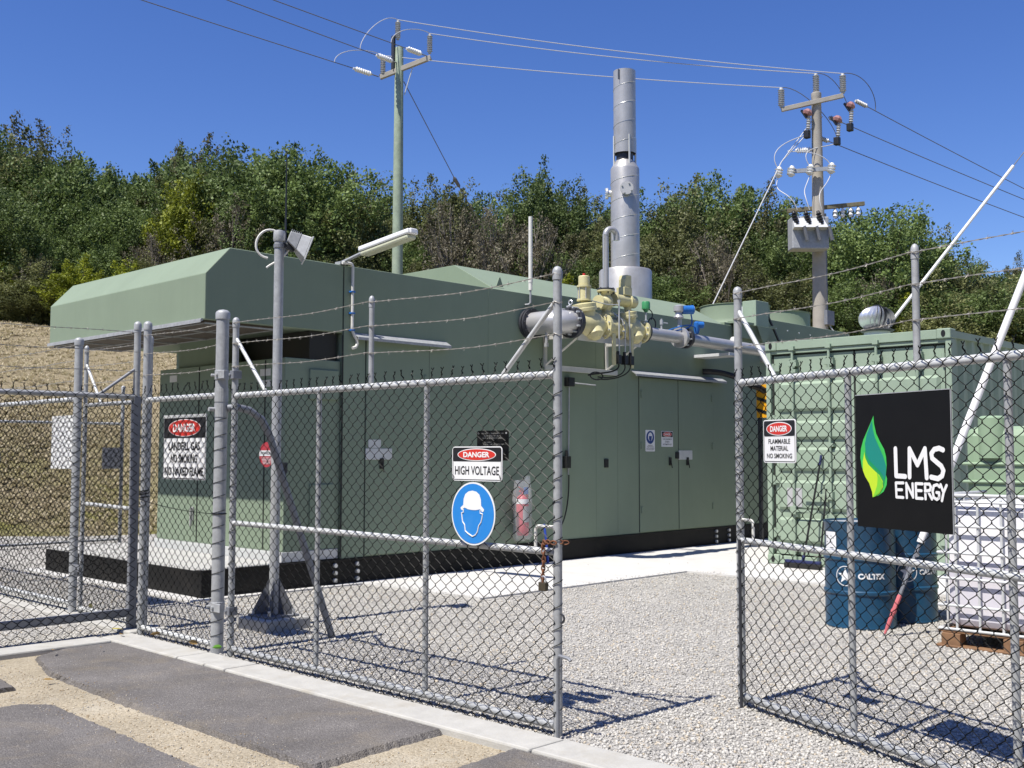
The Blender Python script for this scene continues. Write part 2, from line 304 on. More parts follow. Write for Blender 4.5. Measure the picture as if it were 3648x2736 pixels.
def sagline(a, b, sag, n=14):
    a, b = Vector(a), Vector(b); return [a.lerp(b, i/n)-Vector((0, 0, 4*sag*(i/n)*(1-i/n))) for i in range(n+1)]
def bez(p0, p1, p2, p3, n=14):
    p0, p1, p2, p3 = map(Vector, (p0, p1, p2, p3))
    return [p0*(1-t)**3+p1*3*t*(1-t)**2+p2*3*t*t*(1-t)+p3*t**3 for t in [i/n for i in range(n+1)]]

# ------------------------------------------------------------------ lettering
_tc = {}
def text_geo(txt, bold=0.0):
    key = (txt, bold)
    if key not in _tc:
        cu = bpy.data.curves.new('lettering', 'FONT'); cu.body = txt; cu.size = 1; cu.offset = bold; cu.resolution_u = 3
        o = bpy.data.objects.new('lettering', cu); col.objects.link(o)
        dg = bpy.context.evaluated_depsgraph_get(); dg.update()
        me = bpy.data.meshes.new_from_object(o.evaluated_get(dg))
        vs = [tuple(v.co) for v in me.vertices]; fs = [tuple(p.vertices) for p in me.polygons]
        bpy.data.objects.remove(o); bpy.data.curves.remove(cu); bpy.data.meshes.remove(me); _tc[key] = (vs, fs)
    return _tc[key]
def put_text(mb, txt, cx, cz, wd, ht, y, bold=0.0, mi=0, fn=None):
    """fit text into a box wd x ht centred on (cx,cz) of a sign face (x right, z up)"""
    vs, fs = text_geo(txt, bold)
    xs = [v[0] for v in vs]; zs = [v[1] for v in vs]; x0, x1, z0, z1 = min(xs), max(xs), min(zs), max(zs)
    sx = wd/(x1-x0); sz = ht/(z1-z0)
    P_ = [(cx+(v[0]-(x0+x1)/2)*sx, y, cz+(v[1]-(z0+z1)/2)*sz) for v in vs]
    if fn: P_ = [fn(*p) for p in P_]
    mb.add(P_, fs, mi)
def rrect(x0, x1, z0, z1, r, n=4):
    P_ = []
    for cx, cz, a in ((x1-r, z1-r, 0), (x0+r, z1-r, PI/2), (x0+r, z0+r, PI), (x1-r, z0+r, 1.5*PI)):
        P_ += [(cx+r*math.cos(a+PI/2*i/n), cz+r*math.sin(a+PI/2*i/n)) for i in range(n+1)]
    return P_
def ell(cx, cz, rx, rz, n=40): return [(cx+rx*math.cos(2*PI*i/n), cz+rz*math.sin(2*PI*i/n)) for i in range(n)]
def flat(p, q, t): return (p, t, q)      # sign face lies in x-z, viewer at -y
def plate(poly, y0, y1): return MB().prism(poly, flat, y0, y1)
def face(mb, poly, y, mi=0): mb.add([(p, y, q) for p, q in poly], [tuple(range(len(poly)))], mi); return mb

def sign(name, label, cat, loc, rz, W, H, r=0.015, group=None, base='white'):
    """sign with lower-left corner at loc, x to the right for a viewer on its -y side"""
    t_ = thing(name, label, cat, loc, rz, group)
    plate(rrect(0, W, 0, H, r), 0, 0.003).build('plate', M[base], t_, base=LOCAL)
    return t_
def danger_head(t_, W, H, z0, m=0.012):
    hh = H-z0
    face(MB(), rrect(m, W-m, z0, H-m, 0.008), -0.0012).build('header', M['signblack'], t_, base=LOCAL)
    cz = (z0+H-m)/2; rx = W*0.37; rz = (hh-m)*0.40
    o = face(MB(), ell(W/2, cz, rx+0.006, rz+0.005), -0.0022).build('oval_border', M['white'], t_, base=LOCAL)
    e_ = face(MB(), ell(W/2, cz, rx, rz), -0.0032).build('red_oval', M['signred'], t_, base=LOCAL)
    b_ = MB(); put_text(b_, 'DANGER', W/2, cz, rx*1.42, rz*1.02, -0.0042, 0.035); b_.build('lettering', M['white'], t_, base=LOCAL)
def border(t_, W, H, m=0.006, w_=0.003, mt='signblack'):
    a, b_ = rrect(m, W-m, m, H-m, 0.012), rrect(m+w_, W-m-w_, m+w_, H-m-w_, 0.010); n = len(a)
    MB().add([(p, -0.0012, q) for p, q in a+b_], [(i, (i+1) % n, n+(i+1) % n, n+i) for i in range(n)]).build('border', M[mt], t_, base=LOCAL)

# ------------------------------------------------------------------ ground
XD = lambda u, v: (u-CAM.x)*Rv.x+(v-CAM.y)*Rv.y
DD = lambda u, v: (u-CAM.x)*math.cos(YAW)+(v-CAM.y)*math.sin(YAW)
def uv_of(X, D): return (CAM.x+Rv.x*X+math.cos(YAW)*D, CAM.y+Rv.y*X+math.sin(YAW)*D)
def bank_z(X, D):
    side = X-(0.50*max(D, 0)+11); back = -9-D; left = -X-(0.50*max(D, 0)+16)
    lift = max(0, min(0.62*max(side, back, left), 15)) if D < 40 else 0  # unseen rises added beside and behind the view to block sky light
    if lift > 0 and D < 18: return -0.03+lift
    return bank_front(X, D)
def bank_front(X, D):
    toe = 20.6+0.23*max(-40, min(X, 14)); d = D-toe
    if d <= 0: return -0.03
    s = 0.37*min(d, 13.5); s += 0.17*max(0, min(d-13.5, 25)); s += 0.02*max(0, d-38.5)
    s *= min(1, d/3.0)*0.25+0.75
    s += (0.10*math.sin(X*0.9+D*0.5)+0.08*math.sin(D*1.3-X*0.4))*min(1, d/4)
    return s-0.03
gx = [-3500, -900, -300, -140]+list(np.arange(-90, 91, 1.5))+[140, 300, 900, 3500]
gd = [-3000, -600, -120, -60, -40]+list(np.arange(-34, 17, 3))+list(np.arange(17, 72, 0.75))+[80, 100, 150, 300, 900, 4500]
vs = [(*uv_of(X, D), bank_z(X, D)) for D in gd for X in gx]
nx = len(gx)
mb = MB().add(vs, [(j*nx+i, j*nx+i+1, (j+1)*nx+i+1, (j+1)*nx+i) for j in range(len(gd)-1) for i in range(nx-1)])
hill = struct(mb.build('hill_terrain', M['hill'], smooth=True))

def sheet(name, poly, z, m, th=None, bevel=0):
    b_ = MB()
    if th is None: b_.add([(p, q, z) for p, q in poly], [tuple(range(len(poly)))])
    else: b_.prism(poly, lambda p, q, t_: (p, q, t_), z-th, z)
    return struct(b_.build(name, m, bevel=bevel))
toe = [uv_of(X, 20.75+0.23*min(X, 14)) for X in np.arange(24, -27, -2.0)]
sheet('gravel_yard', [(-1.42, 16), (-1.42, -15), (16, -15)]+[p for p in toe if p[0] > -1.0][:], 0.0, M['gravel'])
sheet('gravel_side_yard', [(-9, 20), (-9, -1.47), (-1.424, -1.47), (-1.424, 15.5)], 0.0, M['gravel'])
sheet('sandy_verge', [(-9, -1.52), (-9, -15), (-1.55, -15), (-1.55, -1.52)], -0.012, M['dirt'])
def ragged(poly, step=0.02, amp=0.004, keep=()):
    out = []
    n = len(poly)
    for i in range(n):
        a, b_ = Vector(poly[i]), Vector(poly[(i+1) % n]); k = max(1, int((b_-a).length/step)); nrm = Vector((-(b_-a).y, (b_-a).x)).normalized()
        for j in range(k):
            p = a.lerp(b_, j/k); d = (rng.normal()*amp if 0 < j else 0); out.append(tuple(p+nrm*d))
    return out
def pave(name, poly, z=0.016, amp=0.004):
    P_ = ragged(poly, 0.018, amp); n = len(P_); c = Vector((sum(p[0] for p in P_)/n, sum(p[1] for p in P_)/n))
    b_ = MB(); top = [(p[0], p[1], z) for p in P_]; bot = []
    for p in P_:
        d = (Vector(p)-c).normalized()*(0.035+0.02*rng.random()); bot.append((p[0]+d.x, p[1]+d.y, -0.03))
    b_.add(top+bot, [tuple(range(n))]+[(i, (i+1) % n, n+(i+1) % n, n+i) for i in range(n)])
    return struct(b_.build(name, M['asphalt']))
pave('asphalt_path', [(-1.705, -1.74), (-2.05, -1.72), (-2.34, -1.90), (-2.50, -2.5), (-2.53, -3.4), (-2.545, -5.45), (-1.705, -5.38)])
pave('asphalt_road', [(-2.88, -3.42), (-3.0, -3.28), (-6.5, -3.2), (-6.5, -9), (-2.95, -9), (-2.93, -5.0)])
pave('asphalt_patch', [(-2.80, -2.36), (-2.85, -2.78), (-6, -2.85), (-6, -2.30)])
pave('asphalt_apron', [(-1.705, -5.92), (-2.4, -5.99), (-2.5, -9), (-1.705, -9)])
# kerb: separate pours with tooled joints
def kerbrun(name, a, b_, x0, x1, along='y', cuts=()):
    b0 = MB(); edges = [a]+list(cuts)+[b_]
    for i in range(len(edges)-1):
        p, q = edges[i]+0.006, edges[i+1]-0.006; dz = 0.002*rng.normal()
        if along == 'y': b0.box(x0, x1, min(p, q), max(p, q), -0.06, 0.03+dz)
        else: b0.box(min(p, q), max(p, q), x0, x1, -0.06, 0.03+dz)
    return struct(b0.build(name, M['kerb'], bevel=0.012))
kerbrun('kerb', -14, -1.50, -1.70, -1.44, 'y', (-9.5, -7.6, -6.02, -3.28, -3.02, -2.66))
kerbrun('kerb_branch', -12, -1.705, -1.72, -1.46, 'x', (-6, -3.4))
kerbrun('kerb_return', -1.455, 12, -1.436, -1.10, 'y', (0.6, 4.0))
# concrete slab under the building and in front of the container
sheet('concrete_slab', [(-0.13, 3.95), (-0.13, -0.13), (1.9, -0.13), (1.95, -1.93), (5.43, -1.95), (5.45, -6.4), (14, -6.4), (14, 3.95)], 0.018, M['concrete'], 0.06)

# loose stones over the near gravel, one mass
def stone_field(name, n, sampler, smin, smax, mats, zf, label):
    oc = np.array([(1, 0, 0), (-1, 0, 0), (0, 1, 0), (0, -1, 0), (0, 0, 1), (0, 0, -1)], float)
    fc = np.array([(0, 2, 4), (2, 1, 4), (1, 3, 4), (3, 0, 4), (2, 0, 5), (1, 2, 5), (3, 1, 5), (0, 3, 5)])
    P_ = sampler(n); n = len(P_)
    s = smin+(smax-smin)*rng.random((n, 1, 1))**2.0
    V_ = oc[None]*s*(0.6+0.7*rng.random((n, 6, 1)))
    V_[:, :, 2] *= 0.65
    a = rng.random(n)*2*PI; tl = rng.normal(size=n)*0.5
    ca, sa, ct, st = np.cos(a), np.sin(a), np.cos(tl), np.sin(tl)
    x, y, z = V_[:, :, 0].copy(), V_[:, :, 1].copy(), V_[:, :, 2].copy()
    y2 = y*ct[:, None]-z*st[:, None]; z2 = y*st[:, None]+z*ct[:, None]
    V_[:, :, 0] = x*ca[:, None]-y2*sa[:, None]+P_[:, 0:1]; V_[:, :, 1] = x*sa[:, None]+y2*ca[:, None]+P_[:, 1:2]; V_[:, :, 2] = z2+zf+s[:, :, 0]*0.22
    Fc = (fc[None]+(np.arange(n)*6)[:, None, None]).reshape(-1, 3)
    me = bpy.data.meshes.new(name); me.vertices.add(n*6); me.vertices.foreach_set('co', V_.reshape(-1))
    me.loops.add(len(Fc)*3); me.loops.foreach_set('vertex_index', Fc.reshape(-1).astype(np.int32)); me.polygons.add(len(Fc)); me.polygons.foreach_set('loop_start', np.arange(0, len(Fc)*3, 3, dtype=np.int32))
    for m_ in mats: me.materials.append(m_)
    me.polygons.foreach_set('material_index', np.repeat(rng.choice(len(mats), n, p=[0.46, 0.30, 0.14, 0.10][:len(mats)] if len(mats) == 4 else None), 8).astype(np.int32))
    me.update(calc_edges=True)
    o = bpy.data.objects.new(name, me); col.objects.link(o); o['kind'] = 'stuff'; o['label'] = label; o['category'] = 'gravel' if 'gravel' in name else 'stones'; return o
M['sd2'] = mat('pale pebble', (0.42, 0.37, 0.29), 0.9); M['sd3'] = mat('brown pebble', (0.28, 0.21, 0.13), 0.9)
M['st1'] = mat('mid grey stone', (0.40, 0.385, 0.355), 0.85); M['st2'] = mat('pale stone', (0.52, 0.50, 0.455), 0.85)
M['st3'] = mat('dark stone', (0.29, 0.28, 0.26), 0.85); M['st4'] = mat('buff stone', (0.47, 0.41, 0.32), 0.85)
def samp_yard(n):
    # denser where the yard is close to the viewer
    D = 4.2+9.5*rng.random(n*3)**1.35; X = (rng.random(n*3)*2-1)*(D*0.55)
    u = CAM.x+Rv.x*X+math.cos(YAW)*D; v = CAM.y+Rv.y*X+math.sin(YAW)*D
    ok = (u > -1.41) & ~((u > -0.13) & (v > -0.13)) & ~((u > 1.88) & (v > -1.95)) & ~((u > 5.40) & (v > -6.4))
    return np.stack([u, v], 1)[ok][:n]
stone_field('gravel_stones', 110000, samp_yard, 0.005, 0.0155, [M['st1'], M['st2'], M['st3'], M['st4']], 0.0, 'loose pale grey crushed stone spread over the compound yard')
def samp_slab(n):
    k = n//3
    a = np.stack([1.95+3.5*rng.random(k), -1.95+np.abs(rng.normal(size=k))*0.07], 1)
    b_ = np.stack([5.44+np.abs(rng.normal(size=k))*0.07, -6.3+4.3*rng.random(k)], 1)
    c = np.stack([1.92+np.abs(rng.normal(size=k))*0.06, -1.9+1.7*rng.random(k)], 1)
    d = np.stack([1.9+6*rng.random(60), -1.9+1.8*rng.random(60)], 1)
    return np.concatenate([a, b_, c, d])
stone_field('stray_gravel', 900, samp_slab, 0.004, 0.010, [M['st1'], M['st2'], M['st3'], M['st4']], 0.018, 'stray stones kicked onto the edge of the concrete slab')
def samp_asph(n):
    m_ = n//2
    u = -1.72-0.80*rng.random(m_); v = -1.8-3.6*rng.random(m_)
    e_ = np.stack([-2.53+np.abs(rng.normal(size=n-m_))*0.05, -2.3-3.1*rng.random(n-m_)], 1)
    f_ = np.stack([-2.93-np.abs(rng.normal(size=n-m_))*0.05, -3.4-3.0*rng.random(n-m_)], 1)
    return np.concatenate([np.stack([u, v], 1)[:m_//5], e_, f_])
stone_field('path_grit', 520, samp_asph, 0.0015, 0.006, [M['sd3'], M['st1'], M['st4'], M['sd2']], 0.016, 'grit and chips scattered on the asphalt strips')
def samp_side(n):
    u = -3.2+1.7*rng.random(n); v = -1.42+5*rng.random(n); return np.stack([u, v], 1)
stone_field('gravel_chips', 14000, samp_side, 0.006, 0.014, [M['st1'], M['st2'], M['st3'], M['st4']], 0.0, 'loose grey stones in the side yard behind the left fence')
def samp_dirt(n):
    u = -4.6+2.95*rng.random(n*3); v = -7.5+5.9*rng.random(n*3)
    ina = (u > -2.55) & (u < -1.70) & (v < -1.74) & (v > -5.46); inb = (u < -2.9) & (v < -3.26); inc = (u < -2.78) & (v < -2.33) & (v > -2.85); ind = (u > -2.5) & (v < -5.92)
    ok = ~(ina | inb | inc | ind); return np.stack([u, v], 1)[ok][:n]
M['sd1'] = mat('sandy pebble', (0.42, 0.34, 0.23), 0.9); M['sd2'] = mat('pale pebble', (0.50, 0.45, 0.36), 0.9); M['sd3'] = mat('brown pebble', (0.28, 0.21, 0.13), 0.9); M['sd4'] = mat('grey pebble', (0.30, 0.29, 0.27), 0.9)
stone_field('pebbles', 9000, samp_dirt, 0.002, 0.0075, [M['sd1'], M['sd2'], M['sd3'], M['sd4']], -0.012, 'small pebbles loose on the sandy verge outside the gate')

# dry grass tussocks on the bank
def grass(n):
    D = 19.2+15*rng.random(n); X = -D*0.55+rng.random(n)*D*0.40
    V_ = np.zeros((n*7, 3, 3)); tone = np.zeros(n*7)
    for i in range(n):
        u, v = uv_of(X[i], D[i]); z = bank_z(X[i], D[i]); h0 = 0.035+0.06*rng.random(); tt = rng.random()
        if z < 0.02: continue
        for k in range(7):
            a = rng.random()*2*PI; l = h0*(0.6+0.8*rng.random()); sp = 0.10*rng.random(2)-0.05; q = np.array([u+sp[0], v+sp[1], z-0.01]); wd = 0.012+0.012*rng.random()
            dx = np.array([math.cos(a), math.sin(a), 0]); V_[i*7+k] = [q-dx*wd, q+dx*wd, q+np.array([math.cos(a+1.4)*l*1.2, math.sin(a+1.4)*l*1.2, l])]
            tone[i*7+k] = tt*0.7+0.3*rng.random()
    m_ = len(V_); me = bpy.data.meshes.new('dry_grass'); me.vertices.add(m_*3); me.vertices.foreach_set('co', V_.reshape(-1).astype(np.float32)); me.loops.add(m_*3); me.loops.foreach_set('vertex_index', np.arange(m_*3, dtype=np.int32)); me.polygons.add(m_); me.polygons.foreach_set('loop_start', np.arange(0, m_*3, 3, dtype=np.int32))
    at = me.attributes.new('tone', 'FLOAT', 'POINT'); at.data.foreach_set('value', np.repeat(tone, 3).astype(np.float32))
    me.materials.append(leaf_mat('dry grass', (0.32, 0.29, 0.14), (0.58, 0.50, 0.33), (0.74, 0.66, 0.48))); me.update(calc_edges=True)
    o = bpy.data.objects.new('dry_grass', me); col.objects.link(o); o['kind'] = 'stuff'; o['label'] = 'short dry straw coloured grass on the bank behind the left fence'; o['category'] = 'grass'
grass(11000)

# ------------------------------------------------------------------ chain link fencing
PITCH = 0.0432; ROW = 0.0385
def chain_mesh(L, z0, z1, y, x0=0.0, r=0.0024, tips=True, top=None):
    """woven diamond mesh in the x-z plane; top(x) gives an uneven upper edge"""
    b_ = MB(); n = int(round(L/PITCH)); p = L/n; q = ROW
    sl = 0.0035
    for i in range(n):
        pts = []; k = 0; z = z0
        ph = i % 2
        j = 0
        zz = []
        while z0+j*q <= z1+1e-6: zz.append(z0+j*q); j += 1
        for j, z in enumerate(zz):
            right = (j+ph) % 2 == 0
            jx = rng.normal()*0.0009
            xx = x0+(i+1)*p if right else x0+i*p
            bw = 0.006*math.sin(2.3*xx+1.0)*math.sin(1.9*z+0.4)+0.003*math.sin(5.1*xx+2.7*z)
            if right: pts += [(xx+jx, y+bw+0.0028, z-0.005), (xx+0.0012+jx, y+bw-0.0028, z+0.005)]
            else: pts += [(xx+jx, y+bw-0.0028, z-0.005), (xx-0.0012+jx, y+bw+0.0028, z+0.005)]
        b_.tube(pts, r, 4, caps=False)
    if tips:
        zt = zz[-1]
        for i in range(0, n+1):
            if (len(zz)-1+i) % 2 == 1 or True:
                right = (len(zz)-1+(i-1)) % 2 == 0
                if not right: continue
                x = x0+i*p; h = 0.040+0.008*rng.random(); tl = rng.normal()*0.006; ty = rng.normal()*0.006
                tp = [(x+0.003*math.cos(a)+tl*k/6, y+0.003*math.sin(a)+ty*k/6, zt+h*0.72*k/6) for k, a in enumerate(np.linspace(0, 2.4*PI, 7))]
                b_.tube(tp, r*1.45, 4)
                for sgn in (-1, 1): b_.tube([tp[-1], Vector(tp[-1])+Vector((sgn*0.010+rng.normal()*0.003, ty*0.3, h*0.33))], r, 4)
    return b_
def ties(b_, x, z0, z1, y, rad, step=0.108, r=0.002):
    """edge wire spiralled round a post"""
    z = z0
    while z < z1-0.05:
        zz = z+rng.normal()*0.006
        b_.tube([(x+(rad+0.003)*math.cos(a), y+(rad+0.003)*math.sin(a), zz+step*0.42*i/10) for i, a in enumerate(np.linspace(-1.12*PI, 0.12*PI, 11))], r, 4, caps=False); z += step
    return b_
def barbed(a, b_, sag=0.012, r=0.0019, step=0.13):
    mb_ = MB(); a, b_ = Vector(a), Vector(b_); L = (b_-a).length; n = max(4, int(L/0.018)); X = (b_-a).normalized(); Y = X.orthogonal().normalized(); Z = X.cross(Y)
    ctr = lambda s_: a.lerp(b_, s_)-Vector((0, 0, 4*sag*s_*(1-s_)))+Vector((0, 0, 0.004*math.sin(s_*L*5.1)))
    for ph in (0, PI): mb_.tube([ctr(i/n)+(Y*math.cos(i*0.9+ph)+Z*math.sin(i*0.9+ph))*r*0.9 for i in range(n+1)], r, 4)
    s_ = step*0.5
    while s_ < L:
        c = ctr(s_/L); mb_.tube([c-X*0.006, c+X*0.006], r*2.3, 5)
        for k in range(4):
            a_ = rng.random()*2*PI; d = (Y*math.cos(a_)+Z*math.sin(a_)+X*rng.normal()*0.35).normalized(); mb_.tube([c, c+d*0.016], [r*0.8, r*0.3], 3)
        s_ += step*(0.92+0.16*rng.random())
    return mb_
def post(r, h, cap=True, n=16):
    prof = [(r, 0), (r, h)]
    b_ = MB().lathe(prof, (0, 0, 0), n=n, caps=False)
    if cap: b_.lathe([(r*1.14, h-0.055), (r*1.16, h-0.012), (r*1.05, h), (r*0.7, h+0.012), (0.002, h+0.018)], (0, 0, 0), n=n)
    return b_
def moved(b_, x, y, z=0): b_.v = [(p[0]+x, p[1]+y, p[2]+z) for p in b_.v]; return b_

def gate(name, label, loc, rz, L, hinge_left, ext_x, verts, braces, zt=1.85, zm=0.94, zb=0.055):
    t_ = thing(name, label, 'gate', loc, rz)
    for x, r in ((0, 0.023), (L, 0.023)): moved(post(r, 2.40), x, 0, 0.0 if not hinge_left or x else 0.0).build('stile', M['galv'], t_, smooth=True, base=LOCAL)
    moved(post(0.0165, 2.40-zt), ext_x, 0, zt).build('extension_post', M['galv'], t_, smooth=True, base=LOCAL)
    MB().tube([(0.02, 0, zt), (L-0.02, 0, zt)], 0.021, 14).build('top_rail', M['galvlight'], t_, smooth=True, base=LOCAL)
    MB().tube([(0.02, 0, zm), (L-0.02, 0, zm-0.008)], 0.019, 14).build('middle_rail', M['galvlight'], t_, smooth=True, base=LOCAL)
    MB().tube([(0.02, 0, zb), (L-0.02, 0, zb)], 0.021, 14).build('bottom_rail', M['galv'], t_, smooth=True, base=LOCAL)
    for x in verts:
        MB().tube([(x, 0.002, zb), (x, 0.002, zm-0.01)], 0.017, 12).tube([(x, 0.002, zm), (x, 0.002, zt-0.01)], 0.017, 12).build('upright', M['galv'], t_, smooth=True, base=LOCAL)
    for a, b_ in braces: MB().tube([(a[0], 0, a[1]), (b_[0], 0, b_[1])], 0.0135, 12).build('brace', M['galvlight'], t_, smooth=True, base=LOCAL)
    ms = chain_mesh(L, 0.0, zt+0.06, -0.030)
    ties(ms, 0, 0.1, zt, 0, 0.024); ties(ms, L, 0.1, zt, 0, 0.024)
    ms.build('chain_mesh', M['wire'], t_, base=LOCAL)
    for z, s_ in ((2.375, 0.0), (2.225, 0.0), (2.058, 0.0)):
        bw = barbed((0, -0.026, z), (ext_x, -0.020, z), 0.012); b2 = barbed((ext_x, -0.020, z), (L, -0.026, z-0.004), 0.022)
        bw.add(b2.v, b2.f)
        for x, r in ((0, 0.026), (L, 0.026), (ext_x, 0.02)): bw.tube([(x+r*math.cos(a), r*math.sin(a), z+0.006*math.sin(3*a)) for a in np.linspace(0, 2*PI, 13)], 0.0019, 4)
        bw.build('barbed_wire', M['barb'], t_, base=LOCAL)
    return t_
RZL = R(-90)
g1 = gate('gate_leaf', 'left leaf of the double chain link gate, carrying the blue helmet disc', (-1.35, -2.785, 0), RZL, 3.105, True, 1.56, (1.02, 2.08),
          (((0.01, 2.26), (0.39, 1.87)), ((3.09, 2.23), (2.71, 1.87))))
for z in (2.0, 0.32):   # hinge straps
    MB().box(-0.02, 0.025, -0.035, -0.026, z-0.03, z+0.03).box(0.0245, 0.031, -0.035, 0.035, z-0.03, z+0.03).tube([(-0.01, -0.045, z), (-0.01, -0.03, z)], 0.012, 6).build('hinge', M['galvdark'], g1, bevel=0.004, base=LOCAL)
MB().tube([(3.105+0.045, -0.05, 0.01), (3.105+0.045, -0.05, 0.40), (3.105+0.055, -0.05, 0.42), (3.105+0.12, -0.055, 0.415), (3.105+0.135, -0.055, 0.405)], 0.009, 8).build('drop_bolt', M['galvdark'], g1, smooth=True, base=LOCAL)
MB().box(3.06, 3.085, 0.02, 0.05, 0.55, 0.66).build('bolt_bracket', M['galvdark'], g1, base=LOCAL)
MB().tube(arc((3.135, -0.01, 0.60), 0.022, -PI/2, PI/2, 8, (1, 0, 0), (0, 0, 1)), 0.006, 6).build('bolt_staple', M['darksteel'], g1, base=LOCAL)
MB().tube([(2.95, 0.0, 0.94)]+[(2.95, 0.0, 1.02)]+arc((2.975, 0, 1.035), 0.025, PI, PI/2, 5, (1, 0, 0), (0, 0, 1))+[(3.09, 0.0, 1.06)], 0.0085, 8).build('handle', M['offwhite'], g1, smooth=True, base=LOCAL)
RZR = math.atan2(-0.92, -0.39)
g2 = gate('gate_leaf', 'right leaf of the double chain link gate, carrying the large black company board', (-0.10, -6.19, 0), RZR, 3.2, False, 1.42, (0.94, 1.93),
          (((0.01, 2.27), (0.34, 1.87)), ((3.19, 2.25), (2.80, 1.87))))
MB().tube([(0.055, -0.045, 0.0), (0.055, -0.045, 0.95)], 0.009, 8).build('drop_bolt', M['darksteel'], g2, smooth=True, base=LOCAL)
MB().tube([(0.02, 0.0, 1.06), (0.10, 0, 1.06)]+arc((0.10, 0, 1.035), 0.025, PI/2, 0, 5, (1, 0, 0), (0, 0, 1))+[(0.125, 0.0, 0.95)], 0.0085, 8).build('handle', M['offwhite'], g2, smooth=True, base=LOCAL)

def fence_run(name, label, loc, rz, L, posts, mesh_y, z1=1.93, rails=((1.86, 0.021), (0.06, 0.021)), barbs=((2.38, 2.23, 2.06)), rail_mat='galvlight', barb_to=None, tips=True, bottom_box=False):
    t_ = thing(name, label, 'fence', loc, rz)
    for x, r, h in posts: moved(post(r, h, n=18), x, 0).build('post', M['galv'], t_, smooth=True, base=LOCAL)
    for z, r in rails:
        if z < 0.3 and bottom_box: MB().box(0.02, L, -0.025, 0.025, z-0.03, z+0.035).build('bottom_rail', M['galvdark'], t_, bevel=0.004, base=LOCAL)  # darker steel paints the shaded side of this square rail
        else: MB().tube([(0.0, 0, z), (L, 0, z)], r, 14).build('top_rail' if z > 1.2 else 'bottom_rail', M[rail_mat], t_, smooth=True, base=LOCAL)
    ms = chain_mesh(L, 0.0, z1, mesh_y, tips=tips)
    for x, r, h in posts[:3]: ties(ms, x, 0.1, 1.8, 0, r, 0.11)
    ms.build('chain_mesh', M['wire'], t_, base=LOCAL)
    for z in barbs: barbed((0, mesh_y, z), (L, mesh_y, z+0.0), 0.015).build('barbed_wire', M['barb'], t_, base=LOCAL)
    return t_
# short fixed panel between the corner post and the big hinge post
f1 = fence_run('chain_link_fence', 'short fence panel between corner post and thick hinge post, danger sign behind it', (-1.36, -1.485, 0), RZL, 1.135, ((0.0, 0.030, 2.48), (1.135, 0.046, 2.47)), -0.034)
for zb_ in (0.30, 1.97): MB().lathe([(0.051, zb_), (0.051, zb_+0.07)], (1.135, 0, 0), n=18).box(1.15, 1.255, -0.056, -0.044, zb_+0.005, zb_+0.065).tube([(1.165, -0.05, zb_+0.035), (1.165, -0.07, zb_+0.035)], 0.014, 6).tube([(1.095, -0.03, zb_+0.035), (1.085, -0.06, zb_+0.035)], 0.012, 6).build('hinge_band', M['galv'], f1, bevel=0.003, base=LOCAL)
for zb_ in (1.70, 1.81): MB().lathe([(0.050, zb_), (0.050, zb_+0.10)], (1.135, 0, 0), n=18).build('brace_band', M['galv'], f1, base=LOCAL)
MB().tube([(1.135-0.012, 0.03, 1.755)]+[(1.135-0.02, -0.09, 1.755)], 0.0155, 10).build('band_stub', M['galv'], f1, smooth=True, base=LOCAL)
# curved back stay of the hinge post, shade put into its darker steel, running down into the yard
MB().tube([(-1.33, -2.66, 1.765), (-1.28, -2.70, 1.770), (-1.16, -2.67, 1.755), (-1.05, -2.67, 1.69), (-0.98, -2.665, 1.58), (-0.80, -2.66, 1.12), (-0.55, -2.665, 0.47), (-0.37, -2.67, -0.02)], 0.027, 14).build('back_stay', M['galvdark'], f1, smooth=True)
# fence that comes towards the viewer on the left
f2 = fence_run('chain_link_fence', 'fence panel on a dark square post running toward the viewer at far left', (-1.33, -1.255, 0), R(180), 3.6, ((1.3, 0.02, 1.85), (3.6, 0.03, 2.45)), 0.034, rails=((1.895, 0.021), (0.15, 0.021)), barbs=(2.42, 2.26, 2.10), rail_mat='galv', bottom_box=True)
MB().box(-0.03, 0.03, -0.03, 0.03, 0, 1.9).build('square_post', M['galvdark'], f2, bevel=0.004, base=LOCAL)
moved(post(0.027, 0.62), 0, 0, 1.88).build('extension_post', M['galv'], f2, smooth=True, base=LOCAL)
MB().tube([(0.02, 0, 2.12), (0.32, 0, 1.9)], 0.013, 10).build('brace', M['galvdark'], f2, smooth=True, base=LOCAL)
# pedestrian gate between side yard and compound
t_ = thing('side_gate', 'narrow chain link pedestrian gate between two posts left of the danger sign', 'gate', (-1.26, -0.165, 0), RZL)
for x in (0.0, 1.185): moved(post(0.0185, 2.38), x, 0).build('stile', M['galv'], t_, smooth=True, base=LOCAL)
MB().tube([(0, 0, 1.86), (1.185, 0, 1.86)], 0.018, 12).build('top_rail', M['galv'], t_, smooth=True, base=LOCAL)
MB().tube([(0, 0, 0.99), (1.185, 0, 0.97)], 0.017, 12).build('middle_rail', M['galvlight'], t_, smooth=True, base=LOCAL)
MB().tube([(0, 0, 0.07), (1.185, 0, 0.07)], 0.018, 12).build('bottom_rail', M['galvlight'], t_, smooth=True, base=LOCAL)
MB().tube([(0.01, 0, 2.22), (0.30, 0, 1.88)], 0.0125, 10).build('brace', M['galvlight'], t_, smooth=True, base=LOCAL)
ms = chain_mesh(1.185, 0.03, 1.90, -0.025); ties(ms, 0, 0.1, 1.8, 0, 0.02); ties(ms, 1.185, 0.1, 1.8, 0, 0.02); ms.build('chain_mesh', M['wire'], t_, base=LOCAL)
for z in (2.34, 2.20, 2.05): barbed((0, -0.02, z), (1.185, -0.02, z+0.01), 0.008).build('barbed_wire', M['barb'], t_, base=LOCAL)
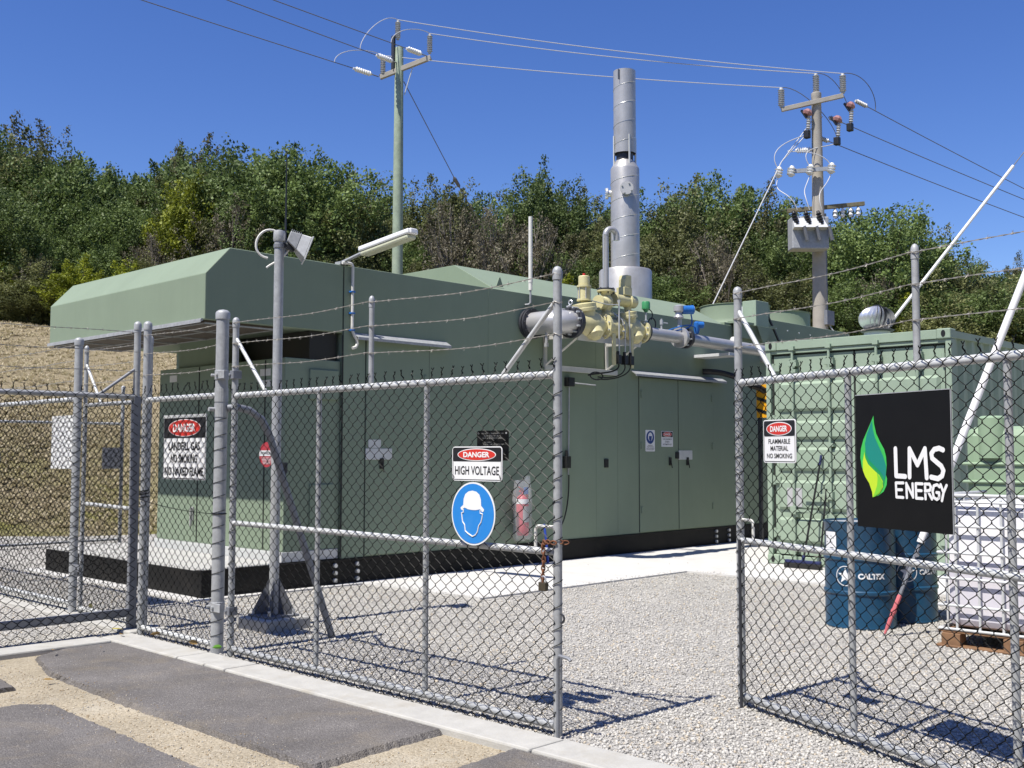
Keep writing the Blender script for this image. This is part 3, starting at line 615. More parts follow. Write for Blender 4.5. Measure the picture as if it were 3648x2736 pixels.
for z in (1.96, 0.42): MB().box(-0.10, 0.03, -0.035, -0.028, z-0.03, z+0.03).tube([(-0.02, -0.05, z), (-0.02, -0.03, z)], 0.012, 6).build('hinge', M['galvdark'], t_, bevel=0.004, base=LOCAL)
# fence further left on the same line, and the far fence across the side yard
f3 = fence_run('chain_link_fence', 'fence beyond the narrow gate, white blank board hanging on it', (-1.28, 5.4, 0), RZL, 5.45, ((5.45, 0.036, 2.46), (2.6, 0.024, 2.4), (0, 0.03, 2.4)), -0.034, rails=((1.92, 0.021), (0.10, 0.021)), barbs=(2.40, 2.26, 2.08))
f4 = fence_run('chain_link_fence', 'far fence across the side yard in front of the dry grass bank', (-2.6, 7.0, 0), 0, 5.2, ((5.2, 0.028, 2.5), (2.6, 0.022, 2.4), (0, 0.03, 2.4)), -0.03, rails=((1.90, 0.021), (0.06, 0.021)), barbs=(2.4,))
# tie wires strung along the left fences
wr = MB(); wr.tube(sagline((-1.40, -2.62, 1.0), (-1.40, -1.49, 1.07), 0.02), 0.003, 5).tube([(-1.36+0.05*math.cos(a), -2.62+0.05*math.sin(a), 1.0) for a in np.linspace(0, 2*PI, 15)], 0.004, 5)
wr.tube([(-1.36+0.036*math.cos(a), -1.485+0.036*math.sin(a), 1.07+0.004*a) for a in np.linspace(0, 6*PI, 40)], 0.004, 5)
wr.build('tie_wire', M['wire'], f1)

# ------------------------------------------------------------------ signs on the gates
# HIGH VOLTAGE
W, H = 0.395, 0.19
s_ = sign('warning_sign', 'danger high voltage sign with rounded corners on left gate leaf', 'sign', (-1.393, -5.135, 1.287), RZL, W, H, 0.022)
danger_head(s_, W, H, 0.108, 0.008); border(s_, W, H)
b_ = MB(); put_text(b_, 'HIGH VOLTAGE', W/2, 0.058, W*0.88, 0.048, -0.0014, 0.012); b_.build('lettering', M['signblack'], s_, base=LOCAL)
MB().tube([(0.02, -0.003, 0.02), (0.012, -0.008, 0.035), (0.008, 0.0, 0.0)], 0.0015, 5).tube([(W-0.02, -0.003, 0.02), (W-0.012, -0.008, 0.035), (W-0.008, 0, 0.0)], 0.0015, 5).build('wire_tie', M['wire'], s_, base=LOCAL)
# black notice behind it
s_ = sign('notice_board', 'small black notice with fine pale print behind the high voltage sign', 'sign', (-1.33, -5.27, 1.40), RZL, 0.245, 0.165, 0.012, base='blacksign')
b_ = MB()
for i, (tx, wd, x) in enumerate((('ALL ACCESS TO SITE REQUIRES', .17, .122), ('NOTIFICATION TO THE LMS', .13, .122), ('PHONED SERVICE ON NUMBER', .15, .122))): put_text(b_, tx, x, 0.148-0.0125*i, wd, 0.0075, -0.0012)
for i in range(3): put_text(b_, ('REQUIREMENTS', 'APPROVAL TO BE MADE AND THEN SIGNED', 'ON ARRIVAL IN THE SITE DIARY')[i], 0.05+(0.07, 0.17, 0.14)[i]/2, 0.100-0.011*i, (0.07, 0.17, 0.14)[i], 0.006, -0.0012)
b_.build('lettering', M['greyink'], s_, base=LOCAL)
MB().tube([(0.015, -0.004, 0.15), (0.015, 0.004, 0.15)], 0.005, 8).tube([(0.23, -0.004, 0.15), (0.23, 0.004, 0.15)], 0.005, 8).build('rivet', M['bolt'], s_, base=LOCAL)
# helmet disc
s_ = thing('helmet_sign', 'round blue sign with white hard hat head, below the high voltage sign', 'sign', (-1.393, -5.305, 1.108), RZL)
plate(ell(0, 0, 0.173, 0.173, 56), 0, 0.003).build('plate', M['white'], s_, base=LOCAL)
face(MB(), ell(0, 0, 0.164, 0.164, 56), -0.0012).build('blue_disc', M['signblue'], s_, base=LOCAL)
cx, cz = 1780-1780, 0
def hz(x, z): return ((x-1783)*0.345/350, -(z-1172)*0.345/490)
hat = [hz(*p) for p in ((1683, 1130), (1690, 1122), (1706, 1108), (1709, 1060), (1722, 1022), (1748, 1000), (1780, 993), (1812, 1000), (1836, 1022), (1848, 1060), (1850, 1108), (1862, 1122), (1873, 1135), (1870, 1150), (1856, 1158), (1853, 1147), (1840, 1135), (1810, 1143), (1780, 1144), (1745, 1140), (1718, 1128), (1703, 1136), (1703, 1150), (1690, 1145))]
face(MB(), hat, -0.0026).build('helmet', M['white'], s_, base=LOCAL)
outl = [hz(*p) for p in ((1708, 1140), (1708, 1165), (1693, 1168), (1697, 1205), (1702, 1240), (1718, 1262), (1724, 1310), (1745, 1328), (1782, 1349), (1806, 1335), (1822, 1310), (1832, 1262), (1850, 1235), (1858, 1200), (1862, 1172), (1843, 1165), (1843, 1142))]
MB().tube([(p[0], -0.0022, p[1]) for p in outl], 0.0036, 6).build('face_outline', M['white'], s_, base=LOCAL)
# chain and padlock on the left leaf
t_ = thing('chain', 'rusty chain with open ends hanging at the free edge of left gate leaf', 'chain', (-1.40, -5.835, 0.97))
ch = MB()
for i in range(9):
    a = (i % 2)*PI/2; zc = -0.022*i-0.01; X = Vector((math.cos(a+0.4), math.sin(a+0.4), 0)); xo = 0.004*math.sin(i*1.3)
    ch.tube([Vector((xo, 0.006*math.cos(i), zc))+X*0.009*math.cos(q)+Vector((0, 0, 0.017*math.sin(q))) for q in np.linspace(0, 2*PI, 13)], 0.0038, 6)
for i in range(7):
    a = PI*0.95*i/6; c = Vector((0.052*math.cos(a+2.2)+0.045, -0.05+0.045*math.sin(a+1.2), 0.012+0.004*(i % 2)))
    ch.tube([c+Vector((0.012*math.cos(q)*math.cos(a), 0.016*math.cos(q), 0.010*math.sin(q))) for q in np.linspace(0, 2*PI, 11)], 0.0038, 6)
ch.build('links', M['rust'], t_, smooth=True, base=LOCAL)
t_ = thing('padlock', 'laminated brown padlock at the end of the rusty chain', 'padlock', (-1.40, -5.835, 0.735))
MB().box(-0.014, 0.014, -0.024, 0.024, 0, 0.045).build('body', M['brass'], t_, bevel=0.004, base=LOCAL)
MB().tube([(0, -0.015, 0.04), (0, -0.015, 0.06)]+arc((0, 0, 0.06), 0.015, PI, 0, 8, (0, 1, 0), (0, 0, 1))+[(0, 0.015, 0.04)], 0.0045, 8).build('shackle', M['bolt'], t_, smooth=True, base=LOCAL)
# LANDFILL GAS on the fixed panel
W, H = 0.64, 0.485
s_ = sign('warning_sign', 'large danger landfill gas no smoking sign behind the short fence panel', 'sign', (-1.325, -1.715, 1.235), RZL, W, H, 0.004)
danger_head(s_, W, H, 0.318, 0.012); border(s_, W, H, 0.004, 0.006)
b_ = MB()
for tx, z, wd in (('LANDFILL GAS', 0.255, 0.47), ('NO SMOKING', 0.160, 0.40), ('NO NAKED FLAME', 0.062, 0.58)): put_text(b_, tx, W/2, z, wd, 0.066, -0.0014, 0.03)
b_.build('lettering', M['signblack'], s_, base=LOCAL)
MB().box(0.0, W, -0.004, 0.006, H-0.012, H+0.012).build('frame_bar', M['galvlight'], s_, base=LOCAL)

# signs on the right leaf
def on_leaf(sx, y, z): c, s2 = math.cos(RZR), math.sin(RZR); return (-0.10+sx*c-y*s2, -6.19+sx*s2+y*c, z)
W, H = 0.285, 0.235
s_ = sign('warning_sign', 'danger flammable material no smoking sign on right gate leaf', 'sign', on_leaf(0.295, -0.045, 1.39), RZR, W, H, 0.016)
danger_head(s_, W, H, 0.145, 0.010); border(s_, W, H)
b_ = MB()
for tx, z, wd in (('FLAMMABLE', 0.117, 0.19), ('MATERIAL', 0.079, 0.155), ('NO SMOKING', 0.038, 0.22)): put_text(b_, tx, W/2, z, wd, 0.026, -0.0014, 0.012)
b_.build('lettering', M['signblack'], s_, base=LOCAL)
W, H = 0.612, 0.636
s_ = thing('company_sign', 'large square black board with green flame leaf and white lettering', 'sign', on_leaf(1.048, -0.045, 1.088), RZR)
plate(rrect(0, W, 0, H, 0.004), 0, 0.004).build('plate', M['blacksign'], s_, base=LOCAL)
MB().box(0, W, -0.002, 0.006, H, H+0.004).box(W, W+0.003, -0.002, 0.006, 0, H).build('edge_trim', M['galv'], s_, base=LOCAL)
def lz(x, y):
    """board coordinates read off the board itself: x across, y down, 0..1"""
    return (x*W, (1-y)*H)
def ly(pts):
    out = []
    for X, Y in pts:
        fx = (X-950)/758; top = 240-18*fx; bot = 1262+83*fx; out.append(lz(fx, (Y-top)/(bot-top)))
    return out
def smoothpoly(P_, it=2):
    for _ in range(it):
        Q = []
        for i in range(len(P_)):
            a, b2 = Vector(P_[i]), Vector(P_[(i+1) % len(P_)])
            Q += [tuple(a*0.78+b2*0.22), tuple(a*0.22+b2*0.78)]
        P_ = Q
    return P_
outer = [(1107, 402), (1112, 470), (1128, 545), (1160, 612), (1192, 670), (1207, 730), (1210, 790), (1202, 870), (1211, 900), (1206, 950), (1180, 1000), (1135, 1030), (1092, 1041), (1090, 1041), (1086, 1000), (1060, 930), (1025, 870), (998, 800), (987, 730), (993, 660), (1015, 590), (1055, 510), (1090, 440)]
face(MB(), ly(outer), -0.0012).build('flame', M['logo1'], s_, base=LOCAL)
face(MB(), ly([(1095, 440), (1100, 500), (1118, 580), (1155, 660), (1185, 730), (1205, 800), (1202, 870), (1190, 920), (1180, 880), (1150, 835), (1100, 795), (1060, 750), (1035, 690), (1030, 620), (1050, 540)]), -0.0020).build('flame_ribbon', M['logo5'], s_, base=LOCAL)
face(MB(), ly([(1107, 402), (1112, 470), (1128, 545), (1160, 612), (1192, 670), (1207, 730), (1208, 790), (1190, 720), (1155, 650), (1118, 575), (1100, 500)]), -0.0026).build('flame_edge', M['logo1'], s_, base=LOCAL)
face(MB(), ly([(1035, 650), (1040, 700), (1065, 750), (1105, 792), (1150, 835), (1180, 880), (1190, 922), (1180, 960), (1165, 905), (1130, 860), (1080, 820), (1045, 770), (1030, 710)]), -0.0028).build('flame_fold', M['logo2'], s_, base=LOCAL)
face(MB(), ly([(1026, 685), (1032, 730), (1055, 780), (1100, 825), (1150, 870), (1178, 920), (1178, 965), (1150, 1010), (1110, 1036), (1090, 1041), (1086, 1000), (1062, 930), (1030, 880), (1010, 830), (1010, 760)]), -0.0032).build('flame_tongue', M['logo3'], s_, base=LOCAL)
face(MB(), ly([(1130, 850), (1160, 890), (1178, 930), (1172, 970), (1150, 1005), (1112, 1034), (1092, 1041), (1112, 1000), (1130, 950), (1135, 900)]), -0.0038).build('flame_tip', M['logo4'], s_, base=LOCAL)
# round-ended strokes for the large letters
_sy = [0]
def stroke(mb_, pts, r, y, n=10):
    P_ = [Vector((p[0], 0, p[1])) for p in pts]
    for a, b2 in zip(P_[:-1], P_[1:]):
        _sy[0] += 1; y = y-0.00002*(_sy[0] % 40)
        d = (b2-a).normalized(); nrm = Vector((-d.z, 0, d.x)); q = []
        a0 = math.atan2(nrm.z, nrm.x)
        for i in range(n+1): q.append(a+Vector((math.cos(a0+PI*i/n), 0, math.sin(a0+PI*i/n)))*r)
        for i in range(n+1): q.append(b2+Vector((math.cos(a0+PI+PI*i/n), 0, math.sin(a0+PI+PI*i/n)))*r)
        mb_.add([(p.x, y, p.z) for p in q], [tuple(range(len(q)))])
b_ = MB(); st = lambda pts, r: stroke(b_, ly(pts), r, -0.0014)
st([(1284, 668), (1286, 880), (1358, 887)], 0.0115)
st([(1392, 892), (1396, 672), (1455, 800), (1515, 676), (1524, 902)], 0.0115)
S = [(1648, 690), (1620, 676), (1585, 684), (1563, 715), (1568, 752), (1600, 782), (1635, 815), (1650, 850), (1640, 890), (1610, 912), (1560, 898)]
st(S, 0.0115)
st([(1342, 937), (1283, 935), (1286, 1045), (1340, 1050)], 0.0068); st([(1284, 988), (1330, 990)], 0.0068)
st([(1368, 1052), (1366, 940), (1418, 1050), (1416, 945)], 0.0068)
st([(1490, 948), (1440, 945), (1442, 1058), (1490, 1062)], 0.0068); st([(1441, 998), (1482, 1001)], 0.0068)
st([(1512, 1065), (1510, 950), (1545, 952), (1556, 975), (1548, 1000), (1512, 1004)], 0.0068); st([(1530, 1005), (1560, 1068)], 0.0068)
st([(1618, 975), (1600, 958), (1578, 965), (1568, 1005), (1576, 1055), (1600, 1072), (1618, 1060), (1618, 1020), (1600, 1018)], 0.0068)
st([(1625, 958), (1645, 1020), (1668, 965)], 0.0068); st([(1645, 1020), (1632, 1082)], 0.0068)
b_.build('lettering', M['white'], s_, base=LOCAL)
# boards on the left fences
s_ = sign('blank_board', 'white blank rectangular board on the left fence beside a post', 'sign', (-1.232, 0.60, 1.29), RZL, 0.55, 0.49, 0.008)
s_ = sign('fence_plate', 'small dark grey plate on the far fence, near its end post', 'sign', (2.30, 7.05, 1.18), 0, 0.34, 0.34, 0.006, base='grey')
s_ = thing('oval_board', 'grey oval board at the far left edge on the far fence', 'sign', (0.58, 7.05, 1.34))
plate(ell(0, 0, 0.16, 0.25), 0, 0.004).build('plate', M['grey'], s_, base=LOCAL)

# ------------------------------------------------------------------ generator building
BL = 10.6; BW = 3.66; ZT = 3.52
bld = thing('generator_building', 'long green steel generator building with overhanging front canopy on black base', 'building', (5.3, 1.8, 0))
G_ = M['green']
MB().box(1.70, BL, 0, BW, 0.285, ZT).build('wall', G_, bld, bevel=0.006)
MB().prism([(0, 2.765), (0, 3.23), (0.27, ZT), (1.697, ZT), (1.697, 2.765)], lambda p, q, t_: (p, t_, q), 0.0, BW).build('canopy', G_, bld, bevel=0.008)
uc = MB()
uc.box(0.03, 0.90, 0.05, BW-0.05, 2.742, 2.763)
for y in np.arange(0.06, BW, 0.708): uc.box(0.03, 0.90, y-0.009, y+0.009, 2.728, 2.7415, 1)
for x in (0.05, 0.47, 0.89): uc.box(x-0.008, x+0.008, 0.05, BW-0.05, 2.732, 2.7415, 1)
M['intake'] = mat('brown intake filter', (0.075, 0.06, 0.045), 0.8, var=0.2, scale=12)
uc.build('air_intake', [M['intake'], M['galv']], bld)
MB().box(-0.022, 0.0, 0.03, BW, 2.75, 2.775).box(-0.028, -0.022, 0.03, BW, 2.735, 2.765).build('drip_gutter', M['galv'], bld)
MB().box(1.02, 1.695, 1.42, 2.35, 2.45, 2.762).build('intake_duct', G_, bld, bevel=0.005)
MB().box(1.30, 1.66, 0.06, 1.415, 2.452, 2.762).build('void_shade', M['black'], bld)  # black block paints the shade of the open void under the canopy
cab = MB().box(0.975, 1.695, 0.03, 2.72, 0.40, 2.45).build('end_cabinet', G_, bld, bevel=0.006)
for y in (0.40, 1.05, 1.78): MB().box(0.969, 0.9745, y-0.008, y+0.008, 0.41, 2.44).build('joint', M['seam'], cab)
for y, z in ((1.86, 0.75), (1.86, 1.78)):
    MB().box(0.955, 0.975, y-0.018, y+0.018, z-0.10, z+0.06).box(0.93, 0.955, y-0.01, y+0.01, z-0.16, z+0.05).build('handle', M['steelpipe'], cab, bevel=0.003)
for y0, z0, wd, ht in ((2.30, 2.29, 0.17, 0.08), (1.16, 2.28, 0.20, 0.07), (1.20, 2.12, 0.13, 0.10), (1.20, 1.98, 0.13, 0.08), (0.30, 2.27, 0.20, 0.075), (0.30, 2.15, 0.20, 0.075), (0.36, 2.05, 0.12, 0.05)):
    MB().box(0.970, 0.9748, y0, y0+wd, z0, z0+ht).build('label_plate', M['grey'] if wd < 0.16 else M['offwhite'], cab)
MB().box(1.28, 1.66, 0.008, 0.03, 2.02, 2.34).build('side_hatch', G_, cab, bevel=0.004)
MB().box(1.30, 1.62, 0.012, 0.03, 0.62, 1.10).build('side_hatch', G_, cab, bevel=0.004)
MB().box(0.955, 1.68, 0.02, 2.74, 0.292, 0.398).tube([(0.95, 2.60, 0.345), (0.965, 2.60, 0.345)], 0.022, 10).build('skirt', M['galvlight'], bld, bevel=0.004)
# base frame: black channel all round, flanged top and bottom, with bolt groups
MB().box(0.02, BL, -0.004, 3.64, 0.02, 0.272).box(0.012, BL+0.006, -0.016, 0.1, 0.258, 0.284).box(0.012, BL+0.006, -0.016, 0.1, 0.018, 0.036).build('base_frame', M['blackbeam'], bld, bevel=0.003)
bl_ = MB()
for u0 in (1.62, 1.92, 9.0, 9.36):
    for z in (0.06, 0.14, 0.22): bl_.tube([(u0, -0.035, z), (u0, -0.003, z)], 0.024, 8)
build_each(bl_, 'base_bolt', M['bolt'], bld)
gr = MB().box(0.04, 1.69, 0.02, 3.60, 0.273, 0.277)
for x in np.arange(0.05, 0.94, 0.034): gr.box(x-0.006, x+0.006, 0.02, 3.6, 0.2775, 0.298)
for x in np.arange(0.98, 1.69, 0.034): gr.box(x-0.006, x+0.006, 2.75, 3.6, 0.2775, 0.298)
for y in np.arange(0.06, 3.6, 0.1): gr.box(0.03, 0.94, y-0.004, y+0.004, 0.278, 0.294)
gr.build('platform_grating', M['grating'], bld)
# roof plenum, lifting lugs
hd = MB().prism([(0.03, ZT+0.002), (0.78, 3.92), (2.95, 3.92), (3.63, ZT+0.002)], lambda p, q, t_: (t_, p, q), 4.10, 9.32)
hd.build('roof_plenum', G_, bld, bevel=0.006)
MB().prism([(4.20, 3.58), (4.33, 3.58), (4.275, 3.70), (4.255, 3.70)], lambda p, q, t_: (p, t_, q), 0.10, 0.115).build('lifting_lug', G_, bld, bevel=0.004)
MB().box(5.30, 6.4, -0.002, 0.28, ZT, ZT+0.05).build('lifting_lug', G_, bld, bevel=0.004)
MB().box(9.35, BL, 0.02, 1.6, ZT+0.001, ZT+0.045).build('roof_flashing', G_, bld, bevel=0.004)
# wall joints and doors
for x in (1.705, 3.96, 6.07, 6.55): MB().box(x-0.004, x+0.004, -0.003, 0.001, 0.30, ZT-0.02).build('joint', M['seam'] if x < 2 else G_, bld)
MB().box(1.690, 1.712, -0.002, 0.002, 0.30, 2.74).build('joint', M['seam'], bld)
def door(x0, x1, z0, z1, handle_x, hinge_x, flip):
    d = MB().box(x0+0.006, x1-0.006, -0.012, 0.0, z0, z1).build('door', G_, bld, bevel=0.004)
    fr = MB().box(x0-0.004, x0+0.003, -0.004, 0, z0, z1).box(x1-0.003, x1+0.004, -0.004, 0, z0, z1).box(x0, x1, -0.004, 0, z1+0.002, z1+0.010)
    fr.build('door_gap', M['seam'], d)
    MB().box(handle_x-0.028, handle_x+0.028, -0.03, -0.012, 1.26, 1.38).tube([(handle_x, -0.035, 1.33), (handle_x+0.01, -0.05, 1.22)], 0.008, 6).build('handle', M['black'], d, bevel=0.004)
    for z in (0.62, 1.55, 2.30): MB().box(hinge_x-0.02, hinge_x+0.02, -0.028, -0.012, z-0.05, z+0.05).build('hinge', G_, d, bevel=0.004)
    return d
door(2.02, 2.97, 0.30, 2.72, 2.25, 2.90, 0)
door(7.04, 8.005, 0.30, 2.55, 7.78, 7.09, 0); door(8.012, 8.96, 0.30, 2.55, 8.23, 8.92, 1)
MB().box(6.24, 6.32, -0.02, 0, 1.24, 1.36).build('lock', M['black'], bld, bevel=0.004)
for x0, x1, z in ((1.84, 3.24, 2.80), (6.86, 9.22, 2.66)):
    MB().prism([(-0.002, z-0.02), (-0.10, z-0.075), (-0.10, z-0.105), (-0.092, z-0.105), (-0.092, z-0.082), (0.0, z-0.03)], lambda p, q, t_: (t_, p, q), x0, x1).build('drip_rail', M['galv'], bld)
lp = MB().box(2.02, 2.40, -0.020, -0.0125, 1.365, 1.49).box(2.06, 2.24, -0.0165, -0.0125, 1.495, 1.59); lp.build('lock_plate', M['galvlight'], bld, bevel=0.003)
MB().box(8.0, 8.36, -0.020, -0.0125, 1.345, 1.485).build('lock_plate', M['galvlight'], bld, bevel=0.003)
MB().box(7.92, 8.0, -0.03, -0.0125, 1.36, 1.46).build('hasp', M['black'], bld, bevel=0.003)
# stickers on the door
W, H = 0.225, 0.315
s_ = sign('mask_sign', 'tall white sign with blue disc of a masked head on green door', 'sign', (7.18, -0.016, 1.468), 0, W, H, 0.012)
face(MB(), ell(W/2, 0.205, 0.095, 0.095), -0.0012).build('blue_disc', M['maskblue'], s_, base=LOCAL)
face(MB(), ell(W/2, 0.215, 0.055, 0.062), -0.0020).build('head', M['white'], s_, base=LOCAL)
face(MB(), [(W/2-0.036, 0.225), (W/2+0.036, 0.225), (W/2+0.030, 0.175), (W/2, 0.145), (W/2-0.030, 0.175)], -0.0026).build('mask', M['maskblue'], s_, base=LOCAL)
b_ = MB()
for i, tx in enumerate(('HEARING', 'PROTECTION', 'MUST BE WORN', 'IN THIS AREA')): put_text(b_, tx, W/2, 0.088-0.021*i, 0.028*len(tx)**0.75, 0.013, -0.0014, 0.01)
b_.build('lettering', M['signblack'], s_, base=LOCAL)
W, H = 0.29, 0.235
s_ = sign('warning_sign', 'small danger equipment starts automatically sign on green door', 'sign', (7.57, -0.016, 1.538), 0, W, H, 0.012)
danger_head(s_, W, H, 0.145, 0.008)
b_ = MB()
for i, tx in enumerate(('THIS EQUIPMENT', 'STARTS', 'AUTOMATICALLY')): put_text(b_, tx, W/2, 0.112-0.038*i, 0.0175*len(tx), 0.022, -0.0014, 0.01)
b_.build('lettering', M['signblack'], s_, base=LOCAL)
# fire extinguisher in a clear bag on the wall
t_ = thing('fire_extinguisher', 'red fire extinguisher in a clear plastic bag hung on the green wall', 'fire extinguisher', (4.45, -0.13, 0.40))
MB().lathe([(0.062, 0), (0.078, 0.02), (0.08, 0.08), (0.08, 0.44), (0.07, 0.48), (0.03, 0.515), (0.025, 0.55)], (0, 0, 0), n=22).build('cylinder', M['redenamel'], t_, smooth=True, base=LOCAL)
MB().lathe([(0.0812, 0.40), (0.0812, 0.46)], (0, 0, 0), n=22, caps=False).build('white_band', M['white'], t_, smooth=True, base=LOCAL)
lb = MB()
for i in range(8):
    a0, a1 = -PI/2-0.75+1.5*i/8, -PI/2-0.75+1.5*(i+1)/8
    lb.add([(0.081*math.cos(a0), 0.081*math.sin(a0), 0.17), (0.081*math.cos(a1), 0.081*math.sin(a1), 0.17), (0.081*math.cos(a1), 0.081*math.sin(a1), 0.37), (0.081*math.cos(a0), 0.081*math.sin(a0), 0.37)], [(0, 1, 2, 3)])
lb.build('label', M['greyink'], t_, base=LOCAL)
MB().box(-0.05, 0.03, -0.012, 0.012, 0.55, 0.575).bar((0.02, 0, 0.57), (-0.07, 0, 0.61), 0.02, 0.012).tube([(0.03, 0, 0.56), (0.10, 0.01, 0.50), (0.095, 0.0, 0.25)], 0.011, 8).build('valve_head', M['red'], t_, smooth=True, base=LOCAL)
MB().box(0.0, 0.075, -0.03, -0.024, 0.52, 0.61).build('tag', M['blue'], t_, base=LOCAL)
bg_ = MB(); n = 20; prof = [(-0.06, 0.13, .06), (0.0, 0.15, .095), (0.2, 0.145, .10), (0.45, 0.145, .10), (0.6, 0.14, .085), (0.70, 0.135, .03)]
vsb = []
for k, (z, rx, ry) in enumerate(prof):
    for j in range(n):
        a = 2*PI*j/n; wob = 1+0.06*math.sin(5*a+k*2)+0.04*rng.normal(); vsb.append((rx*math.cos(a)*wob, ry*math.sin(a)*wob, z+(0.05 if (k == 5 and math.cos(a) > 0.3) else 0)+0.008*rng.normal()))
bg_.add(vsb, [(i*n+j, i*n+(j+1) % n, (i+1)*n+(j+1) % n, (i+1)*n+j) for i in range(len(prof)-1) for j in range(n)])
bg_.build('plastic_bag', M['bag'], t_, smooth=True, base=LOCAL)
# conduit and hook below the roof lamp
t_ = thing('conduit', 'white conduit with hooked end down the green wall under roof lamp', 'conduit', (1.80, -0.02, 2.6))
MB().tube([(1.66, -0.03, 3.54), (1.76, -0.03, 3.545)]+arc((1.76, -0.03, 3.50), 0.045, PI/2, 0, 5, (1, 0, 0), (0, 0, 1))+[(1.805, -0.03, 2.84)], 0.017, 10).build('pipe', M['offwhite'], t_, smooth=True)
MB().tube([(1.805, -0.03, 2.86), (1.805, -0.03, 2.80), (1.83, -0.035, 2.745), (1.862, -0.04, 2.70), (1.872, -0.04, 2.655), (1.85, -0.04, 2.615), (1.805, -0.04, 2.60)], 0.018, 10).build('hooked_end', M['offwhite'], t_, smooth=True)
for z in (3.23, 2.99, 2.80): MB().box(1.775, 1.832, -0.05, 0, z-0.009, z+0.009).build('clip', M['blue'], t_, bevel=0.003)
# batten lamp on an arm over the wall
t_ = thing('batten_lamp', 'long white fluorescent lamp on an arm over the roof edge', 'lamp', (1.7, 0, 3.53))
MB().tube([(1.69, 0.06, 3.545), (1.70, -0.10, 3.575), (1.70, -0.38, 3.625)], 0.018, 10).box(1.655, 1.735, 0.0, 0.10, 3.525, 3.56).build('arm', M['galv'], t_, smooth=True)
ax = Vector((0, -1, 0.105)).normalized(); ay = Vector((1, 0, 0)); az = ax.cross(ay)*-1
az = Vector((0, 0.105, 1)).normalized()
MB().obox((1.70, -0.76, 3.690), (ax, ay, az), 0.42, 0.072, 0.028).obox((1.70, -1.17, 3.733), (ax, ay, az), 0.025, 0.05, 0.03).build('body', M['white'], t_, bevel=0.014)
MB().obox((1.70, -0.76, 3.638), (ax, ay, az), 0.40, 0.062, 0.026).build('diffuser', M['diffuser'], t_, bevel=0.02)
# white mast on the wall, whip aerial on the roof
t_ = thing('vent_mast', 'thin white mast pipe clamped to the long green wall', 'pipe', (4.67, -0.06, 3.38))
MB().tube([(4.67, -0.06, 3.56), (4.67, -0.06, 4.53)], 0.026, 12).lathe([(0.03, 3.66), (0.03, 3.72)], (4.67, -0.06, 0), n=12).build('mast', M['offwhite'], t_, smooth=True)
MB().tube([(4.67, -0.06, 3.58), (4.67, -0.06, 3.40), (4.66, -0.04, 3.375), (4.63, 0.0, 3.37)], 0.013, 8).build('elbow', M['galv'], t_, smooth=True)
tag(MB().lathe([(0.03, 3.52), (0.03, 3.66), (0.012, 3.70), (0.010, 4.2), (0.005, 4.82)], (1.27, 0.5, 0), n=8).build('whip_aerial', M['black'], smooth=True), 'thin black whip aerial standing on the roof behind the floodlight', 'aerial')

# ------------------------------------------------------------------ exhaust stack
t_ = thing('exhaust_stack', 'tall spiral seamed stainless exhaust stack rising through the roof', 'chimney', (9.3, 2.0, ZT))
SX, SY = 9.3, 2.0
MB().lathe([(0.46, 3.45), (0.46, 4.60), (0.44, 4.63), (0.27, 4.66)], (SX, SY, 0), n=48).build('collar', M['steel'], t_, smooth=True)
MB().lathe([(0.252, 4.62), (0.252, 6.42), (0.245, 6.44), (0.17, 6.56), (0.165, 6.57)], (SX, SY, 0), n=48).build('lower_barrel', M['steel'], t_, smooth=True)
MB().lathe([(0.15, 6.55), (0.15, 6.80)], (SX, SY, 0), n=32).build('neck', M['darksteel'], t_, smooth=True)
ub = MB().lathe([(0.196, 6.70), (0.196, 8.18), (0.190, 8.18), (0.190, 6.70)], (SX, SY, 0), n=48, caps=False).build('upper_barrel', M['steel'], t_, smooth=True)
def helix(r, z0, z1, pitch, ph): n = int((z1-z0)/pitch*40); return [(SX+r*math.cos(ph+2*PI*i/40), SY+r*math.sin(ph+2*PI*i/40), z0+pitch*i/40) for i in range(n)]
MB().tube(helix(0.253, 4.68, 6.40, 0.345, 0.7), 0.0045, 5).build('spiral_seam', M['steelseam'], t_)
MB().tube(helix(0.197, 6.74, 8.15, 0.335, 0.7), 0.0045, 5).build('spiral_seam', M['steelseam'], t_)
for k in range(4):
    a = -2.05+k*PI/2; x, y = SX+0.205*math.cos(a), SY+0.205*math.sin(a)
    MB().bar((x, y, 6.46), (x, y, 7.0), 0.035, 0.018).bar((SX+0.16*math.cos(a), SY+0.16*math.sin(a), 6.55), (x, y, 6.48), 0.03, 0.014).build('bracket', M['galvlight'], t_)
dv = Vector((CAM.x-SX, CAM.y-SY, 0)).normalized(); sd = Vector((-dv.y, dv.x, 0))
p0 = Vector((SX, SY, 6.02))+dv*0.24+sd*0.03
MB().lathe([(0.06, 0), (0.06, 0.05), (0.115, 0.05), (0.115, 0.085)], p0, dv, n=24).bolts(p0+dv*0.085, dv, 0.09, 4, 0.014, 0.02).build('inspection_port', M['grey'], t_)
p1 = Vector((SX, SY, 6.0))-sd*0.24
MB().lathe([(0.06, 0), (0.06, 0.06), (0.10, 0.06), (0.10, 0.09)], p1, -sd, n=20).bolts(p1-sd*0.08, -sd, 0.085, 6, 0.012, 0.03).build('inspection_port', M['bolt'], t_)
a = math.atan2(-0.9, -0.45)-0.55
MB().bar((SX+0.21*math.cos(a-.35), SY+0.21*math.sin(a-.35), 7.98), (SX+0.21*math.cos(a-.35), SY+0.21*math.sin(a-.35), 8.16), 0.07, 0.008).build('lifting_tab', M['galvdark'], t_)

